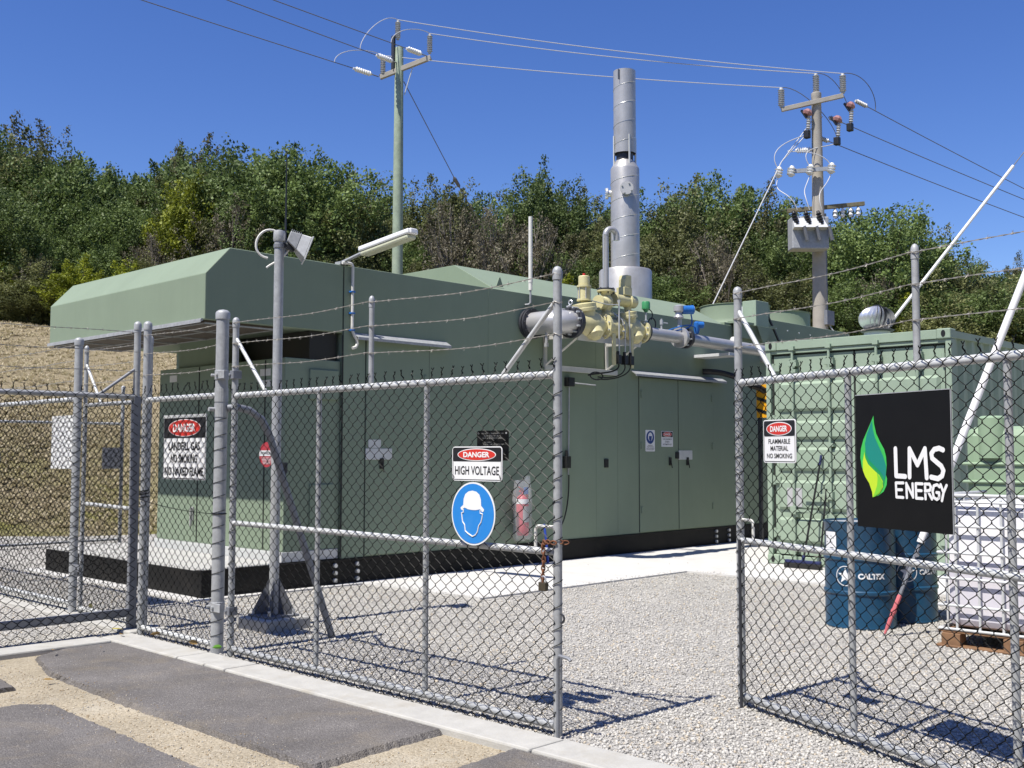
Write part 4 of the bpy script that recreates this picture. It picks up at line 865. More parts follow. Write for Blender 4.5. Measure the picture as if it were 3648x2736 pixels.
# ------------------------------------------------------------------ radiator at the end of the building
t_ = thing('radiator_cooler', 'green radiator cooler with two round fan cowls beyond the building', 'radiator', (12, 1.2, 0))
MB().box(10.72, 13.7, 0.06, 2.4, 0.25, 3.74).build('casing', G_, t_, bevel=0.006)
for x in (11.52, 13.0):
    MB().lathe([(0.70, 3.74), (0.66, 3.78), (0.63, 3.86), (0.63, 4.12), (0.645, 4.12), (0.645, 4.13), (0.60, 4.13), (0.60, 3.80)], (x, 1.2, 0), n=44, caps=False).build('fan_cowl', G_, t_, smooth=True)
    fg = MB()
    for k in range(6): a = k*PI/3; fg.bar((x+0.1*math.cos(a), 1.2+0.1*math.sin(a), 4.02), (x+0.58*math.cos(a), 1.2+0.58*math.sin(a), 4.02), 0.16, 0.012)
    fg.lathe([(0.12, 3.9), (0.12, 4.06)], (x, 1.2, 0), n=16).build('fan', M['black'], t_)
MB().lathe([(0.085, 0), (0.085, 0.004)], Vector((11.52, 1.2, 3.97))+Vector((-0.62, -0.62, 0)).normalized()*0.628, (-0.7, -0.7, 0), n=20).build('round_label', M['white'], t_)
MB().box(10.05, 10.45, -0.14, 0.12, 3.55, 3.98).build('motor_box', M['green2'], t_, bevel=0.008)
MB().box(9.5, 10.55, -0.07, -0.055, 3.33, 3.56).box(9.5, 10.75, -0.10, 0.06, 3.555, 3.60).prism([(10.05, 3.55), (10.5, 3.55), (10.5, 3.50), (10.25, 3.25)], lambda p, q, s2: (p, s2, q), -0.15, -0.16).build('mounting_bracket', G_, t_, bevel=0.004)
MB().bar((10.55, -0.06, 3.78), (11.2, -0.06, 3.02), 0.03, 0.03).build('stay', M['black'], t_)
MB().box(10.64, 10.70, 0.05, 2.4, 0.3, 3.6).build('core', M['black'], t_)
rv = MB()
for i in range(7):
    for z in (3.6, 3.35): rv.tube([(11.0+i*0.4, 0.045, z-0.008*i), (11.0+i*0.4, 0.062, z-0.008*i)], 0.012, 6)
build_each(rv, 'rivet', M['bolt'], t_)

# ------------------------------------------------------------------ gas train on the long wall
YV = -0.55; ZV = 3.12
t_ = thing('gas_valve_train', 'cream yellow gas valves and steel pipe along the long green wall', 'gas valves', (5.5, YV, 2.5))
X1 = (1, 0, 0)
MB().lathe([(0.20, 0), (0.20, 0.035)], (4.70, -0.045, ZV), (0, 1, 0), n=30).lathe([(0.20, 0), (0.20, 0.03)], (4.70, -0.09, ZV), (0, 1, 0), n=30).bolts((4.70, -0.06, ZV), (0, 1, 0), 0.178, 10, 0.012, 0.05).build('wall_flange', M['darksteel'], t_, smooth=True)
MB().tube([(4.70, 0, ZV), (4.70, -0.34, ZV)]+arc((4.90, -0.345, ZV), 0.20, PI, PI*1.5, 8, (1, 0, 0), (0, 1, 0))+[(4.94, YV, ZV)], 0.148, 26).build('inlet_pipe', M['steelpipe'], t_, smooth=True)
MB().tube([(4.66, -0.35, 3.0), (4.66, -0.35, 2.84)], 0.018, 8).box(4.64, 4.68, -0.37, -0.33, 2.80, 2.85).build('drain_cock', M['steelpipe'], t_, smooth=True)
fl = MB().lathe([(0.205, 0), (0.205, 0.035)], (4.90, YV, ZV), X1, n=34).lathe([(0.20, 0), (0.20, 0.03)], (4.94, YV, ZV), X1, n=34)
fl.build('blind_flange', M['darksteel'], t_, smooth=True)
build_each(MB().bolts((4.90, YV, ZV+0.02), X1, 0.18, 12, 0.013, 0.055), 'flange_bolt', M['bolt'], t_)
MB().tube([(4.90, YV+0.03, 3.33)]+arc((4.90, YV, 3.375), 0.03, -PI/2, 1.5*PI, 12, (0, 1, 0), (0, 0, 1)), 0.009, 6).build('lifting_eye', M['bolt'], t_)
def globe(name, x, s_, act):
    """angle-pattern valve: bulbous body, two flanges, bonnet"""
    v = MB().lathe([(0.185*s_, -0.32*s_), (0.185*s_, -0.275*s_), (0.12*s_, -0.27*s_), (0.135*s_, -0.20*s_), (0.175*s_, -0.12*s_), (0.195*s_, 0), (0.18*s_, 0.12*s_), (0.14*s_, 0.21*s_), (0.12*s_, 0.27*s_), (0.185*s_, 0.275*s_), (0.185*s_, 0.32*s_)], (x, YV, ZV), X1, n=34)
    v.lathe([(0.135*s_, 0.08*s_), (0.14*s_, 0.17*s_), (0.165*s_, 0.175*s_), (0.165*s_, 0.215*s_), (0.16*s_, 0.22*s_), (0.16*s_, 0.27*s_), (0.05*s_, 0.285*s_)], (x-0.05*s_, YV-0.02, ZV), (-0.18, 0, 1), n=34)
    v.lathe([(0.10*s_, 0.0), (0.115*s_, -0.17*s_), (0.06*s_, -0.22*s_)], (x+0.02, YV-0.06*s_, ZV), (0.1, 0.5, 1), n=24)
    b0 = v.build(name, M['yellow'], t_, smooth=True)
    bb = MB().bolts((x+0.30*s_, YV, ZV), X1, 0.162*s_, 10, 0.012, 0.045).bolts((x-0.30*s_, YV, ZV), X1, 0.162*s_, 10, 0.012, 0.045)
    build_each(bb, 'flange_bolt', M['bolt'], b0); return b0
v1 = globe('slam_shut_valve', 5.24, 0.98, 0)
a1 = MB().lathe([(0.045, 3.36), (0.045, 3.42), (0.095, 3.42), (0.095, 3.445), (0.076, 3.445), (0.076, 3.60), (0.095, 3.60), (0.095, 3.625), (0.074, 3.625), (0.074, 3.74), (0.066, 3.75)], (5.17, YV, 0), n=26).build('actuator', M['yellow'], v1, smooth=True)
MB().bolts((5.17, YV, 3.52), (0, 0, 1), 0.086, 6, 0.006, 0.08).lathe([(0.088, 3.44), (0.088, 3.446)], (5.17, YV, 0)).build('tie_rods', M['bolt'], a1)
MB().lathe([(0.018, 3.75), (0.018, 3.785)], (5.17, YV, 0), n=10).build('cap', M['red'], a1)
MB().tube([(5.58, YV, ZV), (5.86, YV, ZV)], 0.118, 26).build('spool', M['yellow'], t_, smooth=True)
tv = MB().lathe([(0.06, 3.18), (0.07, 3.27), (0.105, 3.275), (0.105, 3.30), (0.065, 3.305), (0.06, 3.34), (0.095, 3.40), (0.10, 3.45), (0.085, 3.51), (0.06, 3.54), (0.07, 3.565), (0.12, 3.59), (0.12, 3.61)], (5.62, YV, 0), n=26)
tv.lathe([(0.10, -0.13), (0.10, -0.095), (0.085, -0.09), (0.085, 0.06), (0.06, 0.12)], (5.58, YV, 3.43), X1, n=24)
tv.build('relief_valve', M['yellow'], t_, smooth=True)
MB().lathe([(0.12, 3.612), (0.12, 3.632)], (5.62, YV, 0), n=26).bolts((5.62, YV, 3.60), (0, 0, 1), 0.10, 6, 0.009, 0.045).build('flange_gasket', M['darksteel'], t_)
MB().tube([(5.62, YV, 3.63), (5.62, YV, 4.36)]+arc((5.70, YV-0.03, 4.36), 0.085, PI, 0.0, 12, (0.95, -0.3, 0), (0, 0, 1))+[(5.785, YV-0.055, 4.30)], 0.041, 16).build('vent_pipe', M['steelpipe'], t_, smooth=True)
v2 = globe('control_valve', 6.12, 0.88, 0)
MB().lathe([(0.05, 0), (0.05, 0.09)], (6.09, YV, 3.36), (0, 0, 1), n=14).lathe([(0.085, -0.26), (0.098, -0.255), (0.098, -0.225), (0.082, -0.22), (0.082, 0.05), (0.10, 0.055), (0.10, 0.085), (0.085, 0.09), (0.085, 0.20), (0.06, 0.235), (0.03, 0.24)], (6.02, YV, 3.51), X1, n=26).build('actuator', M['yellow'], v2, smooth=True)
MB().box(5.93, 6.10, YV-0.07, YV+0.07, 3.58, 3.69).prism([(5.97, 3.69), (6.10, 3.69), (6.10, 3.86), (5.99, 3.86), (5.97, 3.80)], lambda p, q, s2: (p, s2, q), YV-0.06, YV+0.06).build('switch_box', M['yellow'], v2, bevel=0.006)
MB().lathe([(0.018, 0.24), (0.018, 0.285)], (6.02, YV, 3.53), X1, n=10).build('cap', M['red'], v2)
MB().lathe([(0.16, 0), (0.16, 0.03)], (6.41, YV, ZV), X1, n=30).build('flange_gasket', M['darksteel'], t_, smooth=True)
MB().tube([(6.43, YV, ZV-0.01), (7.30, YV, ZV-0.01)], 0.088, 24).tube([(7.46, YV, ZV-0.02), (10.3, YV, ZV-0.06)], 0.088, 24).tube([(10.3, YV, ZV-0.06), (10.42, YV+0.05, ZV-0.06), (10.46, YV+0.2, ZV-0.06), (10.46, 0, ZV-0.06)], 0.088, 24).build('outlet_pipe', M['steelpipe'], t_, smooth=True)
fm = MB().lathe([(0.15, 0), (0.15, 0.05), (0.10, 0.055)], (7.28, YV, ZV-0.01), X1, n=30).build('meter_flange', M['steelpipe'], t_, smooth=True)
MB().lathe([(0.15, 0), (0.15, 0.05)], (7.42, YV, ZV-0.01), X1, n=30).build('meter_flange', M['darksteel'], t_, smooth=True)
MB().tube([(7.33, YV, ZV-0.01), (7.42, YV, ZV-0.01)], 0.10, 24).bolts((7.37, YV, ZV-0.01), X1, 0.128, 8, 0.012, 0.085).build('meter_bolts', M['bolt'], t_, smooth=True)
fm = MB().lathe([(0.032, 3.20), (0.032, 3.42)], (7.30, YV, 0), n=14).lathe([(0.05, 3.38), (0.075, 3.40), (0.05, 3.44), (0.05, 3.47), (0.075, 3.49), (0.075, 3.56), (0.03, 3.58)], (7.28, YV, 0), n=16).build('flow_meter', M['steelpipe'], t_, smooth=True)
MB().lathe([(0.062, 0), (0.062, 0.15), (0.066, 0.152), (0.066, 0.18)], (7.32, YV-0.02, 3.51), (0.8, -0.5, 0.05), n=20).build('meter_head', M['blue'], t_, smooth=True)
MB().lathe([(0.055, 0.181), (0.055, 0.19)], (7.32, YV-0.02, 3.51), (0.8, -0.5, 0.05), n=20).build('meter_window', M['bolt'], t_)
MB().tube([(7.74, YV, 3.12), (7.74, YV, 3.30)], 0.014, 8).lathe([(0.03, 3.20), (0.045, 3.25), (0.045, 3.36), (0.02, 3.38)], (7.73, YV, 0), n=14).lathe([(0.05, 0), (0.05, 0.10)], (7.73, YV, 3.33), (0.8, -0.5, 0), n=18).build('pressure_transmitter', M['blue'], t_, smooth=True)
MB().lathe([(0.042, 0.10), (0.042, 0.106)], (7.73, YV, 3.33), (0.8, -0.5, 0), n=18).build('meter_window', M['bolt'], t_)
MB().tube(bez((7.5, YV-0.06, 3.46), (7.62, YV-0.05, 3.22), (7.3, YV-0.1, 3.26), (7.12, YV, 3.17)), 0.011, 6).tube(bez((7.70, YV, 3.28), (7.5, YV-0.05, 3.34), (7.2, YV-0.08, 3.26), (7.0, YV+0.02, 3.18)), 0.010, 6).tube([(6.62, YV+0.05, 3.19), (7.1, YV+0.05, 3.185)], 0.008, 6).build('signal_cable', M['blue'], t_, smooth=True)
MB().tube([(6.50, YV, 3.18), (6.50, YV, 3.42)], 0.013, 8).lathe([(0.022, 3.24), (0.022, 3.29)], (6.50, YV, 0), n=10).tube([(6.86, YV, 3.17), (6.86, YV, 3.34)], 0.013, 8).lathe([(0.024, 3.26), (0.024, 3.32)], (6.86, YV, 0), n=10).tube([(6.84, YV, 3.29), (6.98, YV-0.02, 3.285)], 0.008, 6).build('impulse_tubes', M['bolt'], t_, smooth=True)
MB().lathe([(0.02, 3.40), (0.045, 3.44), (0.058, 3.445), (0.058, 3.53), (0.05, 3.55)], (6.50, YV, 0), n=18).build('gas_sensor', M['sensorgreen'], t_, smooth=True)
MB().tube(bez((6.52, YV, 3.45), (6.68, YV, 3.45), (6.66, YV, 3.36), (6.62, YV, 3.31)), 0.008, 6).tube([(6.68+0.085*math.cos(a), YV+0.03, 3.255+0.085*math.sin(a)) for a in np.linspace(0, 4*PI, 40)], 0.009, 6).build('cable_coil', M['black'], t_, smooth=True)
# support bracket of aluminium angle
br = MB()
for x in (5.00, 6.28):
    br.bar((x, -0.02, 2.96), (x, -0.62, 2.955), 0.05, 0.05).bar((x, -0.02, 2.60), (x, -0.60, 2.94), 0.045, 0.012).bar((x, -0.02, 2.58), (x, -0.02, 2.98), 0.05, 0.03)
br.bar((4.98, -0.60, 2.935), (6.30, -0.60, 2.935), 0.012, 0.085).bar((4.98, -0.03, 2.575), (6.50, -0.03, 2.575), 0.03, 0.07).build('support_bracket', M['alu'], t_, bevel=0.003)
MB().bar((5.60, -0.70, 3.02), (5.60, -0.70, 2.60), 0.075, 0.012, up=(0, 1, 0)).build('tube_tray', M['yellow'], t_)
MB().bar((5.99, -0.70, 3.12), (5.99, -0.70, 2.58), 0.05, 0.012, up=(0, 1, 0)).build('tube_tray', M['yellow'], t_)
MB().tube([(5.71, -0.70, 3.46), (5.71, -0.70, 2.62)], 0.011, 8).tube([(5.74, YV, 3.34), (5.80, -0.68, 3.22), (5.84, -0.70, 3.1), (5.84, -0.70, 2.62)], 0.009, 8).tube([(5.93, -0.70, 3.36), (5.95, -0.70, 2.64)], 0.010, 8).tube([(5.2, -0.62, 3.43), (5.5, -0.66, 3.40), (5.69, -0.70, 3.41)], 0.007, 6).tube([(5.70, -0.70, 3.46), (5.82, -0.62, 3.48)], 0.02, 8).build('pilot_tubes', M['bolt'], t_, smooth=True)
sol = MB()
for x in (5.68, 5.82, 5.95): sol.box(x-0.035, x+0.035, -0.74, -0.66, 2.62, 2.74).lathe([(0.022, 2.74), (0.022, 2.79)], (x, -0.70, 0), n=10)
build_each(sol, 'solenoid', M['black'], t_, 2, bevel=0.004)
MB().tube(bez((5.70, -0.70, 2.62), (5.72, -0.72, 2.48), (5.35, -0.6, 2.50), (5.3, -0.5, 2.46)), 0.011, 6).tube([(5.42+0.13*math.cos(a), -0.55, 2.455+0.05*math.sin(a)) for a in np.linspace(0, 6*PI, 50)], 0.009, 6).tube(bez((5.83, -0.70, 2.62), (5.85, -0.72, 2.45), (5.6, -0.6, 2.42), (5.5, -0.5, 2.45)), 0.009, 6).tube(bez((5.95, -0.70, 2.62), (5.95, -0.72, 2.48), (5.7, -0.6, 2.40), (5.5, -0.5, 2.42)), 0.009, 6).build('cable_loop', M['black'], t_, smooth=True)
MB().tube([(5.46, -0.02, 1.15), (5.46, -0.04, 2.38), (5.55, -0.05, 2.39), (6.0, -0.05, 2.38)], 0.010, 6).build('air_line', M['galv'], t_, smooth=True)
MB().box(5.40, 5.52, -0.09, 0, 2.34, 2.46).box(5.36, 5.45, -0.08, 0, 1.24, 1.40).lathe([(0.02, 1.40), (0.02, 1.48)], (5.40, -0.04, 0), n=8).build('air_valve', M['black'], t_, bevel=0.006)
MB().tube(bez((5.46, -0.03, 1.15), (5.46, -0.03, 0.9), (5.42, -0.04, 0.6), (5.25, -0.05, 0.45)), 0.010, 6).build('air_hose', M['black'], t_, smooth=True)
tag(MB().tube([(4.93, -0.06, 0.52), (4.93, -0.10, 0.30), (4.92, -0.14, 0.02)], 0.016, 8).build('blue_hose', M['bluestrap'], smooth=True), 'short blue hose dropping beside the black base near gate handle', 'hose')
for x in (8.6,):
    MB().box(x-0.16, x+0.16, YV-0.1, -0.0, ZV-0.20, ZV-0.155).build('pipe_support', M['galvlight'], t_, bevel=0.003)
MB().lathe([(0.07, 3.15), (0.07, 3.20), (0.05, 3.23)], (8.75, YV, 0), n=14).build('blanking_plug', M['offwhite'], t_, smooth=True)
tag(MB().tube(bez((8.7, -0.0, 2.72), (8.85, -0.3, 2.72), (8.95, -0.5, 2.62), (9.1, -0.6, 2.5)), 0.045, 12).tube(bez((9.1, -0.6, 2.5), (9.5, -0.75, 2.45), (9.7, -0.8, 2.2), (9.75, -0.8, 1.2)), 0.05, 12).build('flexible_hose', M['black'], smooth=True), 'thick black flexible hose arching off the wall beside the container', 'hose')
# hazard striped panel and pipework at the end of the wall
hz_ = MB().box(9.34, 9.36, -0.82, -0.56, 2.0, 2.54)
t_ = thing('hazard_board', 'yellow and black striped board seen beside the green container', 'sign', (9.35, -0.6, 0))
hz_.build('board', M['orange'], t_)
for z in (2.10, 2.28, 2.46): MB().prism([(-0.81, z-0.07), (-0.57, z+0.0), (-0.57, z+0.05), (-0.81, z-0.02)], lambda p, q, s2: (s2, p, q), 9.332, 9.338).build('stripe', M['black'], t_)
MB().bar((9.37, -0.6, 0.02), (9.37, -0.6, 2.5), 0.05, 0.05).build('leg', M['darksteel'], t_)

# ------------------------------------------------------------------ shipping container
CU, CW0, CW1, CH = 6.93, -2.16, -4.60, 2.896
t_ = thing('shipping_container', 'pale green shipping container with double doors facing the gate', 'container', (9.9, -3.4, 0))
g2m = M['green2']
cc = MB()
for u in (CU, CU+5.9):
    for v_ in (CW0-0.165, CW1):
        for z in (0.02, CH-0.118): cc.box(u, u+0.165, v_, v_+0.165, z, z+0.12)
build_each(cc, 'corner_casting', g2m, t_, bevel=0.012)
hol = MB()
for v_ in (CW0-0.083, CW1+0.083):
    for z in (0.08, CH-0.058): hol.prism(ell(v_, z, 0.026, 0.042, 18), lambda p, q, s2: (s2, p, q), CU-0.002, CU+0.001)
build_each(hol, 'casting_hole', M['black'], t_)
MB().box(CU+0.02, CU+0.16, CW0-0.07, CW0-0.002, 0.14, CH-0.12).build('corner_post', g2m, t_, bevel=0.006)
MB().box(CU+0.02, CU+0.16, CW1+0.002, CW1+0.07, 0.14, CH-0.12).build('corner_post', g2m, t_, bevel=0.006)
MB().box(CU+0.01, CU+0.10, CW1+0.166, CW0-0.166, CH-0.115, CH-0.005).box(CU+0.03, CU+0.16, CW1+0.07, CW0-0.07, CH-0.165, CH-0.118).build('door_header', g2m, t_, bevel=0.006)
MB().box(CU+0.02, CU+0.14, CW1+0.17, CW0-0.17, 0.03, 0.13).build('door_sill', g2m, t_, bevel=0.006)
MB().box(CU+0.066, CU+0.07, CW1+0.07, CW0-0.07, CH-0.185, CH-0.165).box(CU+0.066, CU+0.07, (CW0+CW1)/2-0.012, (CW0+CW1)/2+0.012, 0.15, CH-0.17).box(CU+0.062, CU+0.07, CW0-0.095, CW0-0.07, 0.15, CH-0.18).box(CU+0.062, CU+0.07, CW1+0.07, CW1+0.095, 0.15, CH-0.18).build('door_seal', M['seam'], t_)
mid = (CW0+CW1)/2
for a, b_ in ((CW0-0.10, mid+0.014), (mid-0.014, CW1+0.10)):
    y0, y1 = min(a, b_), max(a, b_)
    d = MB().box(CU+0.064, CU+0.10, y0, y1, 0.15, CH-0.19)
    for z0, z1 in ((0.30, 0.62), (0.72, 1.10), (1.22, 1.52), (1.62, 1.86), (1.98, 2.36)):
        # raised trapezoidal panel between recesses
        for (ya, yb) in ((y0+0.05, y1-0.05),):
            A_, B_ = CU+0.062, CU+0.026; s2 = 0.035
            d.add([(A_, ya, z0), (A_, yb, z0), (A_, yb, z1), (A_, ya, z1), (B_, ya+s2, z0+s2), (B_, yb-s2, z0+s2), (B_, yb-s2, z1-s2), (B_, ya+s2, z1-s2)], [(4, 5, 6, 7), (0, 1, 5, 4), (1, 2, 6, 5), (2, 3, 7, 6), (3, 0, 4, 7)])
    d = d.build('door', g2m, t_)
    for f in (0.27, 0.73):
        y = y0+(y1-y0)*f
        lr = MB().tube([(CU+0.0, y, 0.10), (CU+0.0, y, CH-0.10)], 0.017, 10)
        for z in (0.10, CH-0.11): lr.box(CU-0.03, CU+0.03, y-0.035, y+0.035, z-0.02, z+0.03)
        for z in (0.22, 0.66, 1.55, 2.50): lr.box(CU-0.012, CU+0.062, y-0.05, y+0.05, z-0.022, z+0.022)
        lr.build('lock_rod', g2m, d, smooth=False)
        MB().box(CU-0.012, CU+0.05, y-0.06, y+0.06, 2.56, 2.64).bolts((CU-0.005, y, 2.6), (1, 0, 0), 0.06, 4, 0.01, 0.012).build('rod_plate', g2m, d)
        hz0 = 0.92 if f < 0.5 else 0.72
        MB().bar((CU-0.035, y, hz0), (CU-0.03, y+(0.36 if f < 0.5 else -0.36)*1.0, hz0-0.01), 0.012, 0.035).box(CU-0.04, CU+0.03, y-0.04, y+0.04, hz0-0.05, hz0+0.05).build('handle', g2m, d, bevel=0.003)
    hy = y1 if abs(y1-CW0) < 0.2 else y0
    for z in (0.42, 1.10, 1.88, 2.55): MB().lathe([(0.022, -0.06), (0.022, 0.06)], (CU+0.04, hy, z), n=10).box(CU+0.03, CU+0.06, hy-0.09 if hy == y1 else hy, hy if hy == y1 else hy+0.09, z-0.04, z+0.04).build('hinge', g2m, d)
MB().box(CU+0.018, CU+0.0255, -2.66, -2.45, 0.76, 1.00).build('data_plate', M['grey'], t_)
# corrugated sides and roof
def corr(y, sgn):
    b0 = MB(); xs = []; x = CU+0.16
    while x < CU+5.9: xs += [(x, 0), (x+0.07, 0), (x+0.138, 0.036), (x+0.208, 0.036)]; x += 0.276
    xs = [(min(px, CU+5.9), d) for px, d in xs]
    vs2 = [(px, y+sgn*d, z) for px, d in xs for z in (0.14, CH-0.10)]
    b0.add(vs2, [(2*i, 2*i+2, 2*i+3, 2*i+1) for i in range(len(xs)-1)]); return b0
corr(CW1+0.03, 1).build('corrugated_side', g2m, t_); corr(CW0-0.03, -1).build('corrugated_side', g2m, t_)
MB().box(CU+0.16, CU+5.9, CW1+0.01, CW1+0.07, CH-0.10, CH-0.02).box(CU+0.16, CU+5.9, CW0-0.07, CW0-0.01, CH-0.10, CH-0.02).box(CU+0.16, CU+5.9, CW1+0.01, CW1+0.06, 0.03, 0.16).box(CU+0.16, CU+5.9, CW0-0.06, CW0-0.01, 0.03, 0.16).build('side_rail', g2m, t_)
MB().box(CU+0.1, CU+6.0, CW1+0.03, CW0-0.03, CH-0.06, CH-0.03).box(CU+5.95, CU+6.0, CW1+0.03, CW0-0.03, 0.1, CH-0.06).build('roof', g2m, t_)
# turbine ventilator
t_ = thing('roof_ventilator', 'shiny ribbed turbine ventilator on the container roof', 'ventilator', (8.2, -3.11, CH))
MB().lathe([(0.17, -0.05), (0.17, 0.17)], (0, 0, 0), n=28).build('throat', M['galvlight'], t_, smooth=True, base=LOCAL)
vn = MB()
for k in range(22):
    a0 = 2*PI*k/22; pts0 = []; pts1 = []
    for i in range(9):
        p = -1.05+2.35*i/8; r = 0.235*math.cos(p)+0.002; z = 0.345+0.175*math.sin(p); tw = 0.35*(i/8)
        pts0.append((r*math.cos(a0+tw), r*math.sin(a0+tw), z)); rr = r*0.80
        pts1.append((rr*math.cos(a0+tw+0.21), rr*math.sin(a0+tw+0.27), z))
    n0 = len(pts0); vn.add(pts0+pts1, [(i, i+1, n0+i+1, n0+i) for i in range(n0-1)])
vn.build('vanes', M['turbine'], t_, smooth=True, base=LOCAL)
MB().lathe([(0.20, 0.17), (0.225, 0.19), (0.20, 0.20)], (0, 0, 0), n=28).lathe([(0.07, 0.515), (0.03, 0.53)], (0, 0, 0), n=20).lathe([(0.13, 0.15), (0.14, 0.47)], (0, 0, 0), n=16).build('rotor_core', M['darksteel'], t_, smooth=True, base=LOCAL)

# ------------------------------------------------------------------ drums, broom, tanks
def star(cx, cz, r, n=5): return [(cx+(r if i % 2 == 0 else r*0.40)*math.sin(PI*i/n), cz+(r if i % 2 == 0 else r*0.40)*math.cos(PI*i/n)) for i in range(2*n)]
def drum_parts(t_, ang, lbl):
    rr = 0.286
    MB().lathe([(0.28, 0.0), (0.292, 0.012), (rr, 0.03), (rr, 0.275), (0.296, 0.285), (0.296, 0.305), (rr, 0.315), (rr, 0.555), (0.296, 0.565), (0.296, 0.585), (rr, 0.595), (rr, 0.85), (0.294, 0.865), (0.294, 0.88), (0.28, 0.88), (0.278, 0.862)], (0, 0, 0), n=48, caps=False).build('shell', M['drum'], t_, smooth=True, base=LOCAL)
    MB().lathe([(0.279, 0.855), (0.279, 0.864)], (0, 0, 0), n=40).lathe([(0.035, 0.864), (0.035, 0.88)], (0.17, 0.05, 0), n=12).build('lid', M['galv'], t_, base=LOCAL)
    wrap = lambda x, y, z: ((rr+0.0025)*math.cos(ang+x/rr), (rr+0.0025)*math.sin(ang+x/rr), z)
    em = MB(); st_ = star(0, 0.435, 0.068)
    for i in range(10): em.add([wrap(0, 0, 0.435), wrap(st_[i][0], 0, st_[i][1]), wrap(st_[(i+1) % 10][0], 0, st_[(i+1) % 10][1])], [(0, 1, 2)])
    a, b_ = ell(0, 0.435, 0.082, 0.082, 36), ell(0, 0.435, 0.076, 0.076, 36)
    em.add([wrap(p, 0, q) for p, q in a+b_], [(i, (i+1) % 36, 36+(i+1) % 36, 36+i) for i in range(36)])
    em.build('star_emblem', M['white'], t_, base=LOCAL)
    tx = MB(); put_text(tx, 'CALTEX', 0.215, 0.437, 0.225, 0.048, 0, 0.05, fn=wrap); tx.build('lettering', M['white'], t_, base=LOCAL)
    if lbl:
        lb = MB()
        for i in range(8):
            x0, x1 = -0.22+0.14*i/8, -0.22+0.14*(i+1)/8
            lb.add([wrap(x0, 0, 0.63), wrap(x1, 0, 0.63), wrap(x1, 0, 0.79), wrap(x0, 0, 0.79)], [(0, 1, 2, 3)])
        l_ = lb.build('paper_label', M['white'], t_, base=LOCAL)
        w2 = lambda x, y, z: ((rr+0.004)*math.cos(ang+x/rr), (rr+0.004)*math.sin(ang+x/rr), z)
        ln = MB()
        for z, x0, x1 in ((0.75, -0.20, -0.13), (0.735, -0.20, -0.10), (0.70, -0.20, -0.12), (0.655, -0.15, -0.11)): ln.add([w2(x0, 0, z), w2(x1, 0, z), w2(x1, 0, z+0.006), w2(x0, 0, z+0.006)], [(0, 1, 2, 3)])
        ln.build('print', M['signblack'], l_, base=LOCAL)
camang = math.atan2(CAM.y+5.33, CAM.x-3.11)
t_ = thing('oil_drum', 'front blue steel drum with white star and paper label in gravel', 'drum', (3.11, -5.33, 0), group='blue steel drums'); drum_parts(t_, camang-0.42, True)
t_ = thing('oil_drum', 'rear blue steel drum half hidden behind the front drum', 'drum', (3.70, -5.43, 0), group='blue steel drums'); drum_parts(t_, camang+0.10, False)
t_ = thing('broom', 'black handled yard broom with blue head leaning on the container', 'broom', (6.75, -2.85, 0))
MB().tube([(6.66, -2.82, 0.10), (6.90, -2.94, 1.30)], 0.013, 8).build('handle', M['black'], t_, smooth=True)
MB().tube([(6.90, -2.94, 1.30), (6.922, -2.951, 1.42)], 0.016, 8).build('grip', M['navy'], t_, smooth=True)
MB().box(6.63, 6.69, -3.06, -2.58, 0.085, 0.12).tube([(6.66, -2.82, 0.11), (6.672, -2.826, 0.18)], 0.022, 8).build('head', M['navy'], t_, bevel=0.006)
MB().box(6.625, 6.695, -3.07, -2.57, 0.02, 0.085).build('bristles', M['black'], t_, bevel=0.01)
tag(MB().tube([(6.70, -3.02, 0.05), (6.91, -3.02, 1.0)], 0.012, 8).build('pole', M['black'], smooth=True), 'thin black pole leaning on container door beside the broom', 'pole')
# caged tank on a pallet
t_ = thing('caged_tank', 'white plastic tank in a steel cage on a timber pallet', 'tank', (3.1, -6.7, 0))
X0, X1_, Y0, Y1 = 2.62, 3.60, -7.30, -6.20
MB().box(X0+0.042, X1_-0.042, Y0+0.042, Y1-0.042, 0.146, 0.69).build('fluid_level', M['ibcfluid'], t_, bevel=0.06)
MB().box(X0+0.046, X1_-0.046, Y0+0.046, Y1-0.046, 0.16, 1.08).build('bottle', M['ibc'], t_, bevel=0.06)
cg = MB()
for z in (0.135, 0.31, 0.51, 0.70, 0.90, 1.08): cg.tube([(X0, Y0, z), (X0, Y1, z), (X1_, Y1, z), (X1_, Y0, z), (X0, Y0, z)], 0.0105, 8)
for y in np.linspace(Y1-0.13, Y0+0.13, 6): cg.tube([(X0+0.012, y, 0.12), (X0+0.012, y, 1.10)], 0.010, 8)
for x in np.linspace(X0+0.13, X1_-0.13, 5): cg.tube([(x, Y1-0.012, 0.12), (x, Y1-0.012, 1.10)], 0.010, 8)
cg.tube([(X0, Y0, 1.13), (X0, Y1, 1.13), (X1_, Y1, 1.13)], 0.013, 8).build('cage', M['galvlight'], t_, smooth=True)
MB().lathe([(0.10, 1.07), (0.10, 1.12)], ((X0+X1_)/2, (Y0+Y1)/2, 0), n=20).build('cap', M['black'], t_)
pl = MB()
for y in (Y1-0.10, (Y0+Y1)/2, Y0+0.08): pl.box(X0-0.02, X0+0.10, y-0.06, y+0.08, 0.0, 0.105).box(X1_-0.12, X1_, y-0.06, y+0.08, 0, 0.105)
pl.box(X0-0.03, X0+0.09, Y0, Y1+0.02, 0.002, 0.018).box(X1_-0.1, X1_, Y0, Y1, 0.002, 0.018)
for x in np.arange(X0, X1_, 0.14): pl.box(x, x+0.10, Y0, Y1+0.01, 0.106, 0.124)
pl.build('pallet', M['wood'], t_, bevel=0.004)
t_ = thing('poly_tank', 'pale green moulded plastic tank behind the white caged tank', 'tank', (5.3, -6.2, 0))
